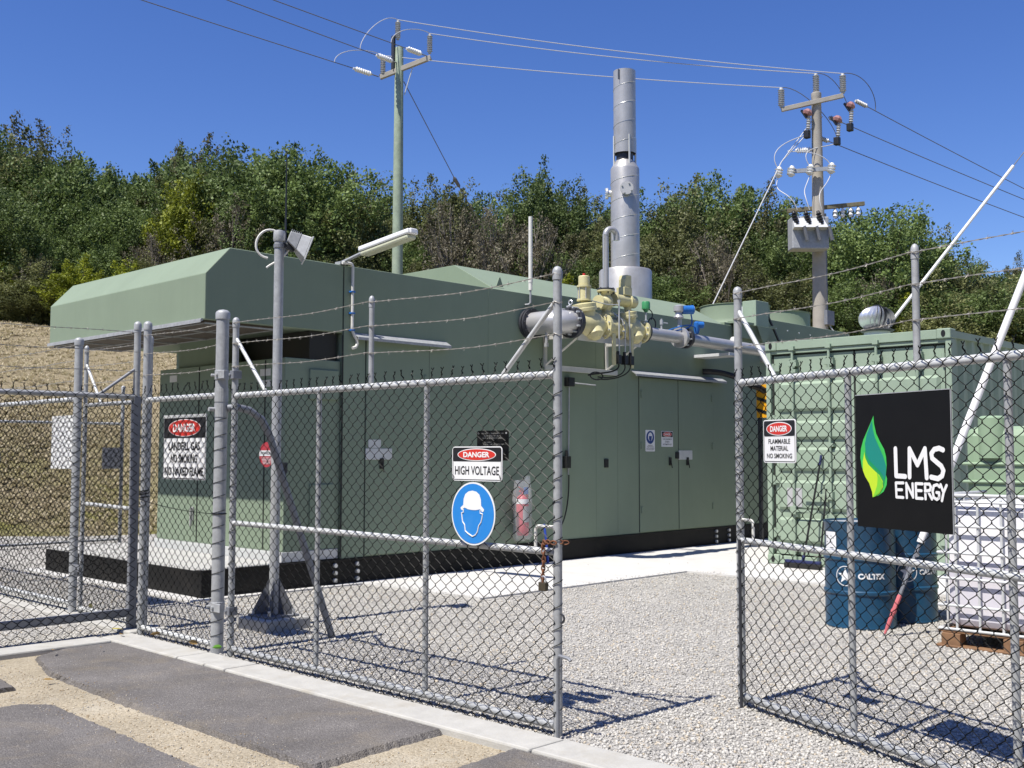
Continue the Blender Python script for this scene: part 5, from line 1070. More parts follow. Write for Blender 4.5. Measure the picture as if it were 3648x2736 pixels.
MB().box(4.95, 5.75, -6.85, -5.50, 0.02, 1.70).build('body', M['tank'], t_, bevel=0.09)
MB().box(4.93, 5.77, -6.87, -5.48, 1.33, 1.36).box(4.93, 5.77, -6.87, -5.48, 1.16, 1.19).build('rib', M['tank'], t_, bevel=0.012)
MB().lathe([(0.13, 1.40), (0.13, 1.78), (0.10, 1.80)], (5.02, -5.75, 0), n=24).box(5.0, 5.7, -6.7, -6.15, 1.68, 1.76).build('filler', M['tank'], t_, smooth=True)

# ------------------------------------------------------------------ floodlight pole
PX, PY = -0.42, -1.92
t_ = thing('floodlight_pole', 'tall galvanised floodlight pole on a concrete footing inside the gate', 'lamp post', (PX, PY, 0))
MB().lathe([(0.040, 0.10), (0.040, 3.25)], (PX, PY, 0), n=22).build('pole', M['galv'], t_, smooth=True)
MB().lathe([(0.046, 3.22), (0.050, 3.235), (0.050, 3.29), (0.045, 3.31), (0.02, 3.318)], (PX, PY, 0), n=22).build('cap', M['galv'], t_, smooth=True)
MB().box(PX-0.22, PX+0.22, PY-0.22, PY+0.22, -0.02, 0.095).build('footing', M['kerb'], t_, bevel=0.015)
MB().box(PX-0.15, PX+0.15, PY-0.15, PY+0.15, 0.096, 0.112).build('base_plate', M['galvdark'], t_)
gs = MB()
for k in range(4):
    a = k*PI/2+PI/4; d = Vector((math.cos(a), math.sin(a), 0)); nn = Vector((-d.y, d.x, 0))*0.005
    q = [Vector((PX, PY, 0.113))+d*0.03, Vector((PX, PY, 0.113))+d*0.17, Vector((PX, PY, 0.155))+d*0.165, Vector((PX, PY, 0.40))+d*0.042]
    gs.add([p+nn for p in q]+[p-nn for p in q], [(0, 1, 2, 3), (7, 6, 5, 4), (0, 4, 5, 1), (1, 5, 6, 2), (2, 6, 7, 3), (3, 7, 4, 0)])
M['gusset'] = mat('shade darkened zinc plate', (0.10, 0.105, 0.12), 0.6, 0.1, var=0.15)  # zinc darkened in its colour to stand for shade on the gussets
gs.build('gusset', M['gusset'], t_)
build_each(MB().bolts((PX, PY, 0.125), (0, 0, 1), 0.165, 4, 0.014, 0.03, PI/2*0.5+0.78), 'anchor_bolt', M['bolt'], t_)
MB().lathe([(0.047, 3.165), (0.047, 3.195)], (PX, PY, 0), n=22).build('clamp', M['galvdark'], t_)
FX = Vector((0.87, -0.49, -0.36)).normalized()
FY = Vector((-FX.y, FX.x, 0)).normalized(); FZ = FX.cross(FY); c0 = Vector((PX, PY, 3.275))
hd = MB()
q = lambda f, s2, z: c0+FX*f+FY*s2+FZ*z
def frust(b0, f0, w0, z0a, z0b, f1, w1, z1a, z1b): b0.add([q(f0, -w0, z0a), q(f0, w0, z0a), q(f0, w0, z0b), q(f0, -w0, z0b), q(f1, -w1, z1a), q(f1, w1, z1a), q(f1, w1, z1b), q(f1, -w1, z1b)], [(0, 1, 2, 3), (7, 6, 5, 4), (0, 4, 5, 1), (1, 5, 6, 2), (2, 6, 7, 3), (3, 7, 4, 0)])
frust(hd, 0.075, 0.075, -0.03, 0.055, 0.17, 0.085, -0.075, 0.065); frust(hd, 0.17, 0.085, -0.075, 0.065, 0.255, 0.125, -0.125, 0.065)
hd.build('floodlight_housing', M['galv'], t_, bevel=0.006)
frm = MB(); frust(frm, 0.256, 0.135, -0.135, 0.072, 0.268, 0.135, -0.14, 0.074); frm.build('floodlight_glass', M['galvlight'], t_, bevel=0.003)
fi = MB()
for k in range(6): f0 = 0.078+0.016*k; frust(fi, f0, 0.072, 0.05, 0.075, f0+0.006, 0.072, 0.05, 0.078)
fi.build('cooling_fins', M['galv'], t_)
MB().bar(c0+FX*0.03+FZ*-0.055, c0+FX*0.16+FZ*-0.075, 0.05, 0.02).bar(c0+FX*0.12+FZ*-0.09, c0+FX*0.12+FZ*0.0, 0.09, 0.06).build('floodlight_bracket', M['black'], t_)
MB().tube(bez(c0-FX*0.03+FZ*0.02, c0-FX*0.20+FZ*0.04, c0-FX*0.20-FZ*0.26, c0-FX*0.02-FZ*0.22), 0.010, 8).tube(bez(c0+FX*0.12-FZ*0.06, c0+FX*0.10-FZ*0.2, c0+FX*0.02-FZ*0.25, c0-FZ*0.30), 0.009, 8).build('cable', M['offwhite'], t_, smooth=True)
s_ = thing('extinguisher_tag', 'red and white oval powder sign strapped to the floodlight pole', 'sign', (PX-0.055, PY+0.055, 1.425), R(-48))
plate(ell(0, 0, 0.062, 0.105), 0, 0.003).build('plate', M['redenamel'], s_, base=LOCAL)
face(MB(), [(-0.061, -0.012), (0.061, -0.012), (0.060, 0.035), (-0.060, 0.035)], -0.0013).build('white_band', M['white'], s_, base=LOCAL)
b_ = MB(); put_text(b_, 'POWDER', 0, 0.012, 0.10, 0.024, -0.0022, 0.02); b_.build('lettering', M['signblack'], s_, base=LOCAL)
b_ = MB()
for i in range(5): b_.box(-0.045+0.004*i, 0.045-0.004*i, -0.0018, -0.001, -0.030-0.012*i, -0.026-0.012*i)
b_.build('print', M['white'], s_, base=LOCAL)
tag(MB().box(PX+0.03, PX+0.075, PY-0.06, PY-0.02, 1.27, 1.36).tube([(PX+0.035, PY-0.04, 1.27), (PX+0.035, PY-0.04, 1.25), (PX+0.065, PY-0.05, 1.25), (PX+0.065, PY-0.05, 1.27)], 0.005, 6).build('lock_box', M['darksteel'], bevel=0.004), 'small dark lock box strapped to the floodlight pole under the red tag', 'box')

# ------------------------------------------------------------------ power poles
def insulator(b0, p, h, r, axis=(0, 0, 1), sheds=9):
    prof = [(r*0.55, 0)]
    for k in range(sheds): z = h*(0.08+0.84*k/sheds); d = h*0.84/sheds; prof += [(r*0.6, z), (r, z+d*0.35), (r*0.6, z+d*0.7)]
    prof += [(r*0.5, h*0.95), (r*0.45, h)]
    return b0.lathe(prof, p, axis, n=14)
P1 = Vector((12.15, 11.62, 0)); zb = bank_z(XD(P1.x, P1.y), DD(P1.x, P1.y))
t_ = thing('power_pole', 'greenish timber power pole with slanting crossarm behind the green building', 'power pole', (P1.x, P1.y, zb))
MB().lathe([(0.165, zb-0.3), (0.14, 6.0), (0.125, 9), (0.11, 11.92), (0.10, 11.95)], (P1.x, P1.y, 0), n=20).build('pole', M['polewood'], t_, smooth=True)
AR = Vector((12.55, 11.10, 11.72)); AL = Vector((11.82, 11.95, 11.02))
AR = Vector((12.66, 10.95, 11.66)); AL = Vector((11.80, 11.97, 11.16))
arm0 = MB().bar(AL, AR, 0.10, 0.12).build('crossarm', M['concpole'], t_, bevel=0.008)
MB().bar(AL.lerp(AR, 0.66), P1+Vector((0.1, -0.1, 10.7)), 0.03, 0.015).build('arm_brace', M['galvlight'], t_)
MB().bar(P1+Vector((-0.13, 0.08, 11.3)), P1+Vector((-0.13, 0.08, 12.25)), 0.06, 0.10).build('pole_top_bracket', M['darksteel'], t_)
tops = []
for p in (P1+Vector((-0.05, 0.0, 12.15)), AR+Vector((-0.03, 0.02, 0.10)), AL+Vector((0.05, -0.06, 0.05))):
    insulator(MB(), p, 0.52, 0.075).build('post_insulator', M['porcelain'], t_, smooth=True); tops.append(p+Vector((0, 0, 0.53)))
LW = [Vector((5.64, 12.48, 11.46)), Vector((6.93, 11.15, 11.47)), Vector((7.65, 10.41, 11.47))]
strain_from = [AL+Vector((-0.03, 0.02, 0.02)), P1+Vector((-0.05, -0.02, 11.52)), AR+Vector((-0.1, 0.05, 0.02))]
CB = M['cable']; wires = []
wn = ['lowest of the three wires running left off the timber pole', 'middle wire of the three running left off the timber pole', 'highest wire of the three running left off the timber pole']
for k in range(3):
    a, e_ = strain_from[k], LW[k]; d = (e_-a).normalized()
    b0 = MB().tube([a, a+d*0.22], 0.015, 6); b0.build('link', M['galvdark'], t_)
    insulator(MB(), a+d*0.22, 0.55, 0.07, d, 7).build('strain_insulator', M['porcwhite'], t_, smooth=True)
    st0 = a+d*0.78; fin = a+d*20
    tag(MB().tube(sagline(st0, fin, 0.05), 0.0105, 6).build('power_line', CB), wn[k], 'wire', 'overhead wires')
    j1 = st0+d*0.55; tp = tops[(2, 0, 1)[k]]
    MB().tube(bez(j1, j1+Vector((0, 0, 0.35)), tp+d*0.5+Vector((0, 0, 0.08)), tp), 0.010, 6).build('jumper', M['cablegrey'], t_, smooth=True)
tag(MB().tube([P1+Vector((0.08, -0.1, 11.05)), Vector((14.55, 12.02, 8.95))], 0.012, 6).tube([Vector((14.55, 12.02, 8.95)), Vector((15.2, 12.12, 8.37)), Vector((18.6, 12.6, 5.3))], 0.012, 6).lathe([(0.02, 0), (0.05, 0.05), (0.05, 0.30), (0.02, 0.35)], Vector((14.45, 12.0, 9.04)), (0.66, 0.09, -0.6), n=10).build('guy_wire', CB), 'taut stay wire slanting down from the timber pole into the trees', 'wire')
# concrete pole with transformer
P2 = Vector((18.8, 3.38, 0)); zb = max(0, bank_z(XD(P2.x, P2.y), DD(P2.x, P2.y)))
t_ = thing('power_pole', 'concrete power pole carrying a grey transformer, right of the steel stack', 'power pole', (P2.x, P2.y, zb))
MB().lathe([(0.20, zb-0.3), (0.165, 6.0), (0.135, 8.5), (0.118, 10.30), (0.125, 10.32), (0.125, 10.43), (0.10, 10.45)], (P2.x, P2.y, 0), n=20).build('pole', M['concpole'], t_, smooth=True)
BR = Vector((19.24, 2.90, 10.50)); BL_ = Vector((18.16, 4.02, 9.84))
BR = P2+Vector((0.42, -0.46, 10.33)); BL_ = P2+Vector((-0.62, 0.66, 9.98)); off = Vector((-0.09, -0.09, 0))
BR += off; BL_ += off
MB().bar(BL_, BR, 0.09, 0.11).build('crossarm', M['concpole'], t_, bevel=0.008)
tops2 = []
for p in (P2+Vector((0, 0, 10.44)), BR+Vector((0, 0.0, 0.06)), BL_+Vector((0, 0, 0.06))):
    insulator(MB(), p, 0.50, 0.085).build('post_insulator', M['porcelain'], t_, smooth=True); tops2.append(p+Vector((0, 0, 0.5)))
wl = ['top span wire between the two power poles', 'second span wire between the two power poles', 'lowest span wire between the poles, passing behind the steel stack']
for k, (a, e_) in enumerate(((tops[0], tops2[1]), (tops[1], tops2[0]), (tops[2], tops2[2]))):
    tag(MB().tube(sagline(a, e_, 0.12 if k < 2 else 0.08, 20), 0.0105, 6).build('power_line', M['cablegrey']), wl[k], 'wire', 'overhead wires')
WR = [Vector((25.59, 0.77, 8.88)), Vector((25.60, 0.79, 8.59)), Vector((25.62, 0.81, 8.09))]
S0 = [P2+Vector((0.62, -0.66, 10.28)), P2+Vector((0.15, -0.18, 9.85)), P2+Vector((-0.1, 0.05, 9.35))]
wr_ = ['upper of the three wires running right off the transformer pole', 'middle wire of three running right off the transformer pole', 'lower of the three wires running right off the transformer pole']
for k in range(3):
    d = (WR[k]-S0[k]).normalized()
    insulator(MB(), S0[k]+d*0.1, 0.42, 0.06, d, 6).build('strain_insulator', M['porcelain'], t_, smooth=True)
    tag(MB().tube(sagline(S0[k]+d*0.5, S0[k]+d*16, 0.10), 0.0105, 6).build('power_line', CB), wr_[k], 'wire', 'overhead wires')
    tp = tops2[(1, 0, 2)[k]]
    MB().tube(bez(tp, tp+Vector((0.35, -0.35, 0.1)), S0[k]+d*0.9+Vector((0, 0, 0.5)), S0[k]+d*0.8), 0.010, 6).build('jumper', M['cable'], t_, smooth=True)
# drop-out fuses
for k, p in enumerate((P2+Vector((-0.28, 0.12, 9.85)), P2+Vector((0.30, -0.38, 9.70)), P2+Vector((0.52, -0.62, 10.05)))):
    fz = MB(); fz.bar(p+Vector((-0.08, 0.1, 0.12)), p+Vector((0, 0, -0.08)), 0.05, 0.05); fz.build('fuse_arm', M['darksteel'], t_)
    MB().lathe([(0.10, 0), (0.13, 0.06), (0.07, 0.14)], p, (0.3, -0.3, 1), n=8).build('fuse_cover', M['pinkcap'], t_)
    insulator(MB(), p+Vector((0.02, -0.02, -0.40)), 0.38, 0.06, (0.05, -0.05, 1), 5).build('fuse_insulator', M['porcelain'], t_, smooth=True)
    MB().box(p.x-0.08, p.x+0.06, p.y-0.08, p.y+0.06, p.z-0.60, p.z-0.40).build('fuse_base', M['black'], t_, bevel=0.02)
insulator(MB(), P2+Vector((-0.10, 0.10, 9.0)), 0.40, 0.08, (-0.68, 0.73, -0.05), 6).build('side_insulator', M['porcwhite'], t_, smooth=True)
bar_a, bar_b = P2+Vector((-0.78, 0.74, 8.36)), P2+Vector((0.12, -0.20, 8.46)); bar_a += off*1.5; bar_b += off*1.5
MB().bar(bar_a.lerp(bar_b, 0.2), bar_b, 0.05, 0.10).build('bracket_arm', M['galv'], t_)
for f in (0.02, 0.26, 0.62, 1.02):
    p = bar_a.lerp(bar_b, f); insulator(MB(), p+Vector((0, 0, -0.12)), 0.26, 0.105, (0.15, -0.1, 1), 3).build('bushing', M['porcwhite'], t_, smooth=True)
tr = P2+Vector((-0.48, 0.02, -0.12)); ex = Vector((0.7, -0.72, 0)).normalized(); ey = Vector((0.72, 0.7, 0)); ez = Vector((0, 0, 1))
trb = MB().obox(tr+Vector((0, 0, 6.92)), (ex, ey, ez), 0.45, 0.22, 0.40).build('transformer', M['galv'], t_, bevel=0.03)
MB().add([tr+ex*a_+ey*b2+ez*c_ for a_, b2, c_ in ((-0.44, -0.225, 7.28), (0.30, -0.225, 7.28), (0.38, -0.40, 7.02), (-0.44, -0.40, 7.02), (-0.44, -0.222, 6.98), (0.38, -0.222, 6.98))], [(0, 1, 2, 3), (3, 2, 5, 4), (0, 3, 4), (1, 5, 2)]).build('sloping_face', M['galvlight'], trb)
for k in range(3):
    c_ = tr+ex*(-0.34+0.30*k)-ey*0.30
    insulator(MB(), c_+Vector((0, 0, 7.04)), 0.42, 0.075, (-0.05, 0.25, 1), 5).build('bushing', M['black'], trb, smooth=True)
    MB().tube([c_-ey*0.06+ez*7.05+ex*0.14, c_-ey*0.0+ez*6.72+ex*0.24], 0.05, 10).build('surge_arrester', M['galvdark'], trb, smooth=True)
    s_ = bar_a.lerp(bar_b, (0.02, 0.62, 1.02)[k])
    MB().tube(bez(s_+Vector((0, 0, -0.15)), s_+Vector((-0.15, 0.1, -0.6)), c_+Vector((-0.15, 0.1, 8.0)), c_+Vector((0, 0, 7.46))), 0.011, 6).build('drop_lead', M['cablegrey'], t_, smooth=True)
    fp = (P2+Vector((-0.28, 0.12, 9.35)), P2+Vector((0.30, -0.38, 9.15)), P2+Vector((-0.45, 0.45, 9.0)))[k]
    MB().tube(bez(fp, fp+Vector((-0.3, 0.3, -0.15)), s_+Vector((-0.25, 0.2, 0.6)), s_+Vector((0, 0, 0.1))), 0.011, 6).build('drop_lead', M['cablegrey'], t_, smooth=True)
ta, tb = P2+Vector((-0.55, 0.55, 7.45)), P2+Vector((0.95, -0.75, 7.68))
MB().bar(ta, tb, 0.09, 0.10).build('timber_arm', M['armwood'], t_, bevel=0.006)
for f in (0.62, 0.72, 0.82, 0.92):
    p = ta.lerp(tb, f); insulator(MB(), p+Vector((0, 0, -0.30)), 0.24, 0.06, (0, 0, 1), 2).build('spool_insulator', M['porcwhite'], t_, smooth=True)
    MB().tube(arc(p+Vector((0.03, 0, -0.2)), 0.10, 0, 2*PI, 12, (0.5, -0.5, 0), (0, 0, 1)), 0.012, 6).build('lead_loop', M['black'], t_)
MB().tube([P2+Vector((0.17, -0.08, 7.4)), P2+Vector((0.19, -0.08, 0.5))], 0.045, 8).box(P2.x-0.08, P2.x+0.28, P2.y-0.24, P2.y-0.10, 4.6, 4.95).build('riser_conduit', M['galvdark'], t_)
MB().tube(bez(P2+Vector((0.1, -0.2, 4.6)), P2+Vector((0.15, -0.3, 4.3)), P2+Vector((0.4, -0.5, 4.3)), P2+Vector((0.5, -0.5, 4.35))), 0.016, 6).build('tail_cable', M['cablegrey'], t_, smooth=True)
tag(MB().tube([P2+Vector((-0.05, 0.0, 9.85)), Vector((18.05, 3.95, 8.65))], 0.012, 6).tube([P2+Vector((0.12, -0.1, 9.85)), Vector((18.05, 3.95, 8.65))], 0.012, 6).tube([Vector((18.05, 3.95, 8.65)), Vector((14.9, 4.02, 4.60)), Vector((12.3, 4.1, 1.25))], 0.014, 6).build('guy_wire', M['cablegrey']), 'pale stay wire slanting left from the concrete pole behind the building', 'wire')
# two sleeved stays at right
def stay(name_lbl, a, b_, sl0, sl1, foot):
    t2 = thing('stay_wire', name_lbl, 'wire', a)
    a, b_ = Vector(a), Vector(b_); d = (b_-a).normalized()
    MB().tube([a, b_], 0.009, 6).build('cable', M['cable'], t2)
    MB().tube([a+d*sl0, a+d*sl1], 0.030, 12).build('sleeve', M['whitesleeve'], t2, smooth=True)
    if foot:
        MB().tube([a+d*0.02, a+d*0.10, a+d*0.34, a+d*0.38], [0.008, 0.017, 0.019, 0.010], 8).tube([a+d*0.20, a+d*0.23], 0.023, 8).build('turnbuckle', M['turnbuckle'], t2, smooth=True)
        MB().tube([a+d*0.34, a+d*0.78], 0.016, 8).tube([a+d*0.55+Vector((0.03, 0, 0)), a+d*0.55-Vector((0.03, 0.02, 0))], 0.02, 6).tube([a+d*0.70+Vector((0.03, 0, 0)), a+d*0.70-Vector((0.03, 0.02, 0))], 0.02, 6).build('grip', M['galvdark'], t2, smooth=True)
    return t2
A0 = Vector((2.70, -5.72, 0.0)); A1 = Vector((3.63, -6.54, 2.87))
stay('white sleeved stay rising from a red turnbuckle in front of blue drums', A0, A0+(A1-A0)*2.6, 0.80, 5.6, True)
B1, B2 = Vector((13.65, -0.85, 3.92)), Vector((15.06, -2.57, 6.76)); d = (B2-B1)
stay('white sleeved stay rising behind the container against the sky', B1-d*1.35, B2+d*1.6, 3.4, (B2-(B1-d*1.35)).length, False)

# ------------------------------------------------------------------ trees on the bank
def crown_mesh(name, m, seed, rx, rz, nclump, nleaf, lsize, upright, lean=0.0):
    g = np.random.default_rng(seed)
    C_ = []
    while len(C_) < nclump:
        p = g.normal(size=3); p /= np.linalg.norm(p); rr = 0.45+0.55*g.random()**0.6
        wob = 1+0.22*math.sin(3*math.atan2(p[1], p[0])+seed)+0.16*math.sin(5*p[2]+seed*2)
        q = p*rr*wob*np.array([rx, rx, rz]); q[2] += rz*0.98
        if q[2] < 0.10*rz: continue
        C_.append((q, p))
    V_ = []; tone = []
    for q, p in C_:
        d = np.array([p[0]*0.8, p[1]*0.8, max(0.05, p[2])*0.6+upright]); d /= np.linalg.norm(d)
        L_ = (0.35+0.65*g.random())*rz*0.26; w_ = rx*(0.11+0.07*g.random()); k = int(nleaf*(0.6+0.8*g.random()))
        tt = g.random(k); c = q+d*(tt[:, None]-0.35)*L_*2
        sp = w_*(1-0.75*tt)[:, None]
        c = c+g.normal(size=(k, 3))*sp
        a = g.normal(size=(k, 3))*0.9+d*0.9+np.array([0, 0, 0.25]); a /= np.linalg.norm(a, axis=1)[:, None]
        nn = p*0.75+np.array([0, 0, 0.55])+g.normal(size=(k, 3))*0.55
        b_ = np.cross(a, nn); b_ /= np.linalg.norm(b_, axis=1)[:, None]
        ls = lsize*(0.6+0.9*g.random(k))[:, None]; lw = ls*0.36
        quad = np.stack([c-a*ls*0.5, c+b_*lw, c+a*ls*0.6, c-b_*lw], 1)
        V_.append(quad); tc_ = np.clip(0.5+g.normal()*0.27, 0.03, 0.97)
        tone.append(np.clip(tc_+g.normal(size=k)*0.14, 0, 1))
    V_ = np.concatenate(V_); tone = np.concatenate(tone); n = len(V_)
    me = bpy.data.meshes.new(name); me.vertices.add(n*4); me.vertices.foreach_set('co', V_.reshape(-1).astype(np.float32))
    me.loops.add(n*4); me.loops.foreach_set('vertex_index', np.arange(n*4, dtype=np.int32)); me.polygons.add(n); me.polygons.foreach_set('loop_start', np.arange(0, n*4, 4, dtype=np.int32))
    at = me.attributes.new('tone', 'FLOAT', 'POINT'); at.data.foreach_set('value', np.repeat(tone, 4).astype(np.float32))
    me.materials.append(m); me.update(calc_edges=True); return me, [c for c, _ in C_], float(np.percentile(V_[:, :, 2], 99.7))
def trunk_mesh(cl, rz, seed, bare=False):
    g = random.Random(seed); b0 = MB(); st = []
    for k in range(3):
        a = g.random()*6.28; top = Vector((0.5*math.cos(a)*rz*0.25, 0.5*math.sin(a)*rz*0.25, rz*1.35))
        pts = [Vector((0.08*math.cos(a), 0.08*math.sin(a), -0.4)), Vector((0.12*math.cos(a), 0.12*math.sin(a), rz*0.4)), top*0.75+Vector((0.1*g.random(), 0.1, 0)), top]
        b0.tube(pts, [0.10, 0.075, 0.045, 0.015], 7); st.append(pts)
    for c in g.sample(cl, min(42 if bare else 30, len(cl))):
        s0 = g.choice(st)[1]; c = Vector(c); mid = s0.lerp(c, 0.5)+Vector((0, 0, 0.15)); b0.tube([s0, mid, c], [0.045, 0.028, 0.008], 5)
        if bare:
            for _ in range(4): b0.tube([mid.lerp(c, g.random()), c+Vector((g.uniform(-.35, .35), g.uniform(-.35, .35), g.uniform(0.1, .5)))], [0.014, 0.004], 4)
    return b0.mesh('trunk', M['barkgrey'] if bare else M['bark'], True)
kinds = {}
# (material, half width, half height, clumps, leaves per clump, leaf size, uprightness)
spec = {'mid': ('leaf_mid', 1.85, 2.6, 260, 150, 0.082, 0.55), 'mid2': ('leaf_mid', 1.6, 2.9, 250, 150, 0.08, 0.9), 'olive': ('leaf_olive', 1.9, 2.5, 260, 150, 0.082, 0.5),
        'olive2': ('leaf_olive', 1.6, 2.7, 240, 150, 0.08, 0.8), 'dark': ('leaf_dark', 1.35, 2.9, 170, 140, 0.085, 0.9), 'bare': ('leaf_grey', 1.4, 2.4, 100, 105, 0.075, 0.9), 'yellow': ('leaf_yellow', 1.3, 2.2, 210, 150, 0.08, 0.7)}
for i, (k, (mt, rx, rz, nc, nl, ls, up)) in enumerate(spec.items()):
    cm, cl, zt_ = crown_mesh('crown', M[mt], 31+i*7, rx, rz, nc, nl, ls, up); kinds[k] = (cm, trunk_mesh(cl, rz, 5+i, k == 'bare'), zt_)
def tree(kind, px, D, ytop, label, wide=1.0, group=None, cat='tree', name=None):
    """px: where it stands across the view (0..2212), ytop: skyline height it reaches; both turned into a real place and height"""
    X = (px-1106)/2336*D; u, v = uv_of(X, D); z0 = bank_z(X, D); cm, tm, rz = kinds[kind]
    ztop = CAM.z+D*(980-ytop)/2336; h = max(2.2, ztop-z0); s_ = h/rz
    t2 = thing(name or ('shrub' if h < 3.2 else 'tree'), label, cat, (u, v, z0), random.random()*6.28, group)
    t2.scale = (s_*wide, s_*wide, s_)
    for nm, me in (('crown', cm), ('trunk', tm)):
        o = bpy.data.objects.new(nm, me); col.objects.link(o); o.parent = t2
    return t2
def skyline(x):
    xs = [-200, 0, 60, 130, 150, 260, 330, 370, 420, 470, 500, 580, 640, 700, 780, 830, 900, 950, 1010, 1080, 1160, 1230, 1300, 1400, 1480, 1560, 1640, 1700, 1780, 1850, 1920, 2000, 2060, 2110, 2160, 2212, 2500]
    ys = [270, 262, 275, 285, 345, 350, 385, 340, 300, 310, 345, 325, 340, 365, 385, 415, 410, 400, 395, 410, 370, 385, 400, 405, 400, 405, 400, 430, 450, 455, 465, 485, 520, 560, 580, 560, 560]
    return float(np.interp(x, xs, ys))
# trees that stand out in the photograph
tree('dark', 30, 41, 262, 'tall dark tree topping the skyline at the far left', 0.95)
tree('dark', 100, 42, 275, 'dark tree with a loose top right of the tallest far left tree', 0.9)
tree('dark', 410, 40, 293, 'tall brown green tree rising above the yellow green tree', 0.9)
tree('yellow', 395, 35.2, 385, 'yellow green bushy tree above the canopy of the green building', 1.0)
tree('yellow', 25, 33.6, 590, 'dark yellowish shrub at the foot of the wood, far left', 1.0, cat='shrub')
tree('mid', 560, 37, 322, 'bright green tree directly above the floodlight', 1.05)
tree('mid', 665, 36, 345, 'broad green tree left of the timber power pole', 1.1)
tree('olive', 770, 36, 385, 'olive tree just left of the timber power pole', 1.0)
tree('olive2', 950, 36, 388, 'olive tree right of the timber pole where its stay wire ends', 1.0)
tree('mid2', 1180, 37, 362, 'spiky topped green tree left of the steel stack', 0.95)
tree('olive', 1480, 35, 408, 'rounded olive tree right of the steel stack', 1.1)
tree('mid', 1560, 38, 395, 'green tree with an even top midway between stack and transformer pole', 1.1)
tree('dark', 1650, 37, 400, 'dark tree just left of the transformer pole', 1.0)
tree('mid', 1905, 35, 455, 'full rounded green tree right of the transformer', 1.2)
tree('olive', 2030, 36, 505, 'olive tree sloping down toward the right edge', 1.1)
tree('dark', 2215, 42, 548, 'small dark tree alone at the right edge of the wood', 0.9)
for px, D, yt, lb in ((1075, 33.2, 455, 'grey bare branched tree between the white mast and the vent pipe'), (1135, 33.0, 470, 'twiggy leafless tree right behind the white mast pipe'), (985, 33.4, 440, 'grey twiggy tree below the stay wire insulator'),
    (1560, 32.8, 505, 'pale twiggy shrub left of the transformer under the green trees'), (1880, 32.6, 590, 'grey twiggy shrub above the roof ventilator'), (60, 33.0, 600, 'grey leafless tree in the shade at the far left'), (480, 34.2, 430, 'dead grey branches right of the yellow green tree'), (330, 33.4, 500, 'grey twiggy tree left of the yellow green tree')):
    tree('bare', px, D, yt, lb, 0.85, None, 'tree', 'tree')
# the rest of the wood
desc = {'mid': 'leafy mid green tree in the wood on the bank', 'mid2': 'upright mid green tree in the wood on the bank', 'olive': 'olive green tree in the wood on the bank', 'olive2': 'upright olive green tree in the wood on the bank', 'dark': 'dark brown green tree in the wood on the bank', 'yellow': 'yellowish low shrub at the foot of the wood'}
names = list(desc)
x = -160.0
row = 0
for D, step, dy, jit in ((33.6, 118, 150, 60), (35.5, 112, 75, 45), (38.0, 105, 22, 18), (41.0, 120, 8, 14)):
    x = -140+random.random()*60
    while x < 2330:
        kd = random.choice(('mid', 'mid', 'mid2', 'olive', 'olive', 'olive2', 'mid' if x < 900 else 'olive2'))
        if 280 < x < 500 and D < 37 and random.random() < 0.6: kd = 'olive2'
        if random.random() < 0.07: kd = 'dark'
        yt = skyline(x)+dy+(random.random())*jit+(8 if D > 37 else 0)
        Dl = D+random.random()*1.4
        tree(kd, x, Dl, yt, desc[kd], 1.0+random.random()*0.25, 'trees in the wood on the bank: '+kd)
        x += step*(0.75+0.5*random.random())
# undergrowth along the foot of the wood
x = -120
while x < 2350:
    kd = random.choice(('olive', 'mid', 'dark', 'yellow', 'olive2'))
    tree(kd, x, 32.4+random.random()*0.8, 640+random.random()*60-(60 if x > 900 else 0), 'low '+desc[kd].replace('tree', 'bush').replace('low shrub', 'bush').replace('in the wood on the bank', 'along the foot of the wood'), 1.5, 'bushes along the foot of the wood: '+kd, 'shrub', 'shrub')
    x += 95*(0.8+0.4*random.random())

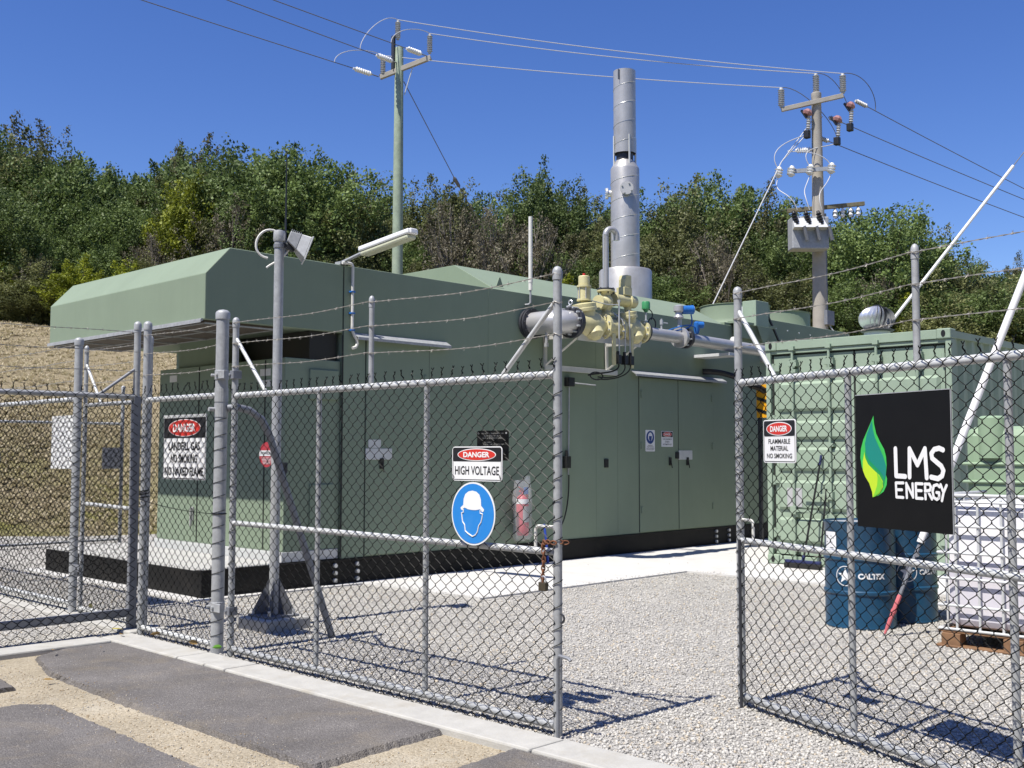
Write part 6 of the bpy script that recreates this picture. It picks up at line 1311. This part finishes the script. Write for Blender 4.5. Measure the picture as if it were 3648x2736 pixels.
# ------------------------------------------------------------------ fallen leaves by the fence
def leaf(loc, m, s_, rz, lbl, tilt):
    vs2 = [(-0.5, 0, 0), (-0.2, 0.16, 0.05), (0.2, 0.14, 0.07), (0.5, 0, 0.02), (0.2, -0.14, 0.06), (-0.2, -0.16, 0.04)]
    b0 = MB().add([(x_*s_, y_*s_, z_*s_) for x_, y_, z_ in vs2]+[(x_*s_, y_*s_, z_*s_-0.0008) for x_, y_, z_ in vs2], [(0, 1, 2, 3), (0, 3, 4, 5), (9, 8, 7, 6), (11, 10, 9, 6)])
    o = tag(b0.build('fallen_leaf', m), lbl, 'leaf', 'fallen leaves'); o.location = loc; o.rotation_euler = (tilt, 0.2, rz); return o
for loc, m, s_, rz, lbl, tl in (((-1.52, -1.42, 0.055), 'leafyel', 0.14, 0.4, 'long pale leaf lying at the foot of the square post', 0.1), ((-1.58, -1.60, 0.045), 'leafdry', 0.09, 1.4, 'brown curled leaf by the corner of the kerb', 0.5),
    ((-1.40, -1.80, 0.05), 'leafdry', 0.10, 2.2, 'brown leaf caught under the short fence panel near the corner post', 0.9), ((-1.42, -2.40, 0.06), 'leafdry', 0.11, 0.3, 'brown leaf caught at the mesh near the thick hinge post', 1.2),
    ((-1.43, -2.74, 0.07), 'leafgreen', 0.10, 1.8, 'green leaf stuck in the mesh at the foot of the thick hinge post', 1.2), ((-2.25, -1.95, 0.055), 'leafdry', 0.07, 0.9, 'small dry leaf on the asphalt near the kerb', 0.2),
    ((-1.95, -2.05, 0.05), 'leafdry', 0.05, 0.9, 'tiny brown leaf in the middle of the asphalt strip', 0.2), ((-1.42, -3.5, 0.07), 'leafyel', 0.06, 0.9, 'yellow leaf on the bottom rail of the left gate leaf', 0.9),
    ((-1.30, -0.45, 0.12), 'leafyel', 0.13, 0.9, 'pale leaf caught in the narrow gate mesh', 1.3), ((-2.62, -2.75, 0.02), 'leafdry', 0.08, 0.2, 'brown tuft on the sandy verge', 0.3)):
    leaf(loc, M[m], s_, rz, lbl, tl)
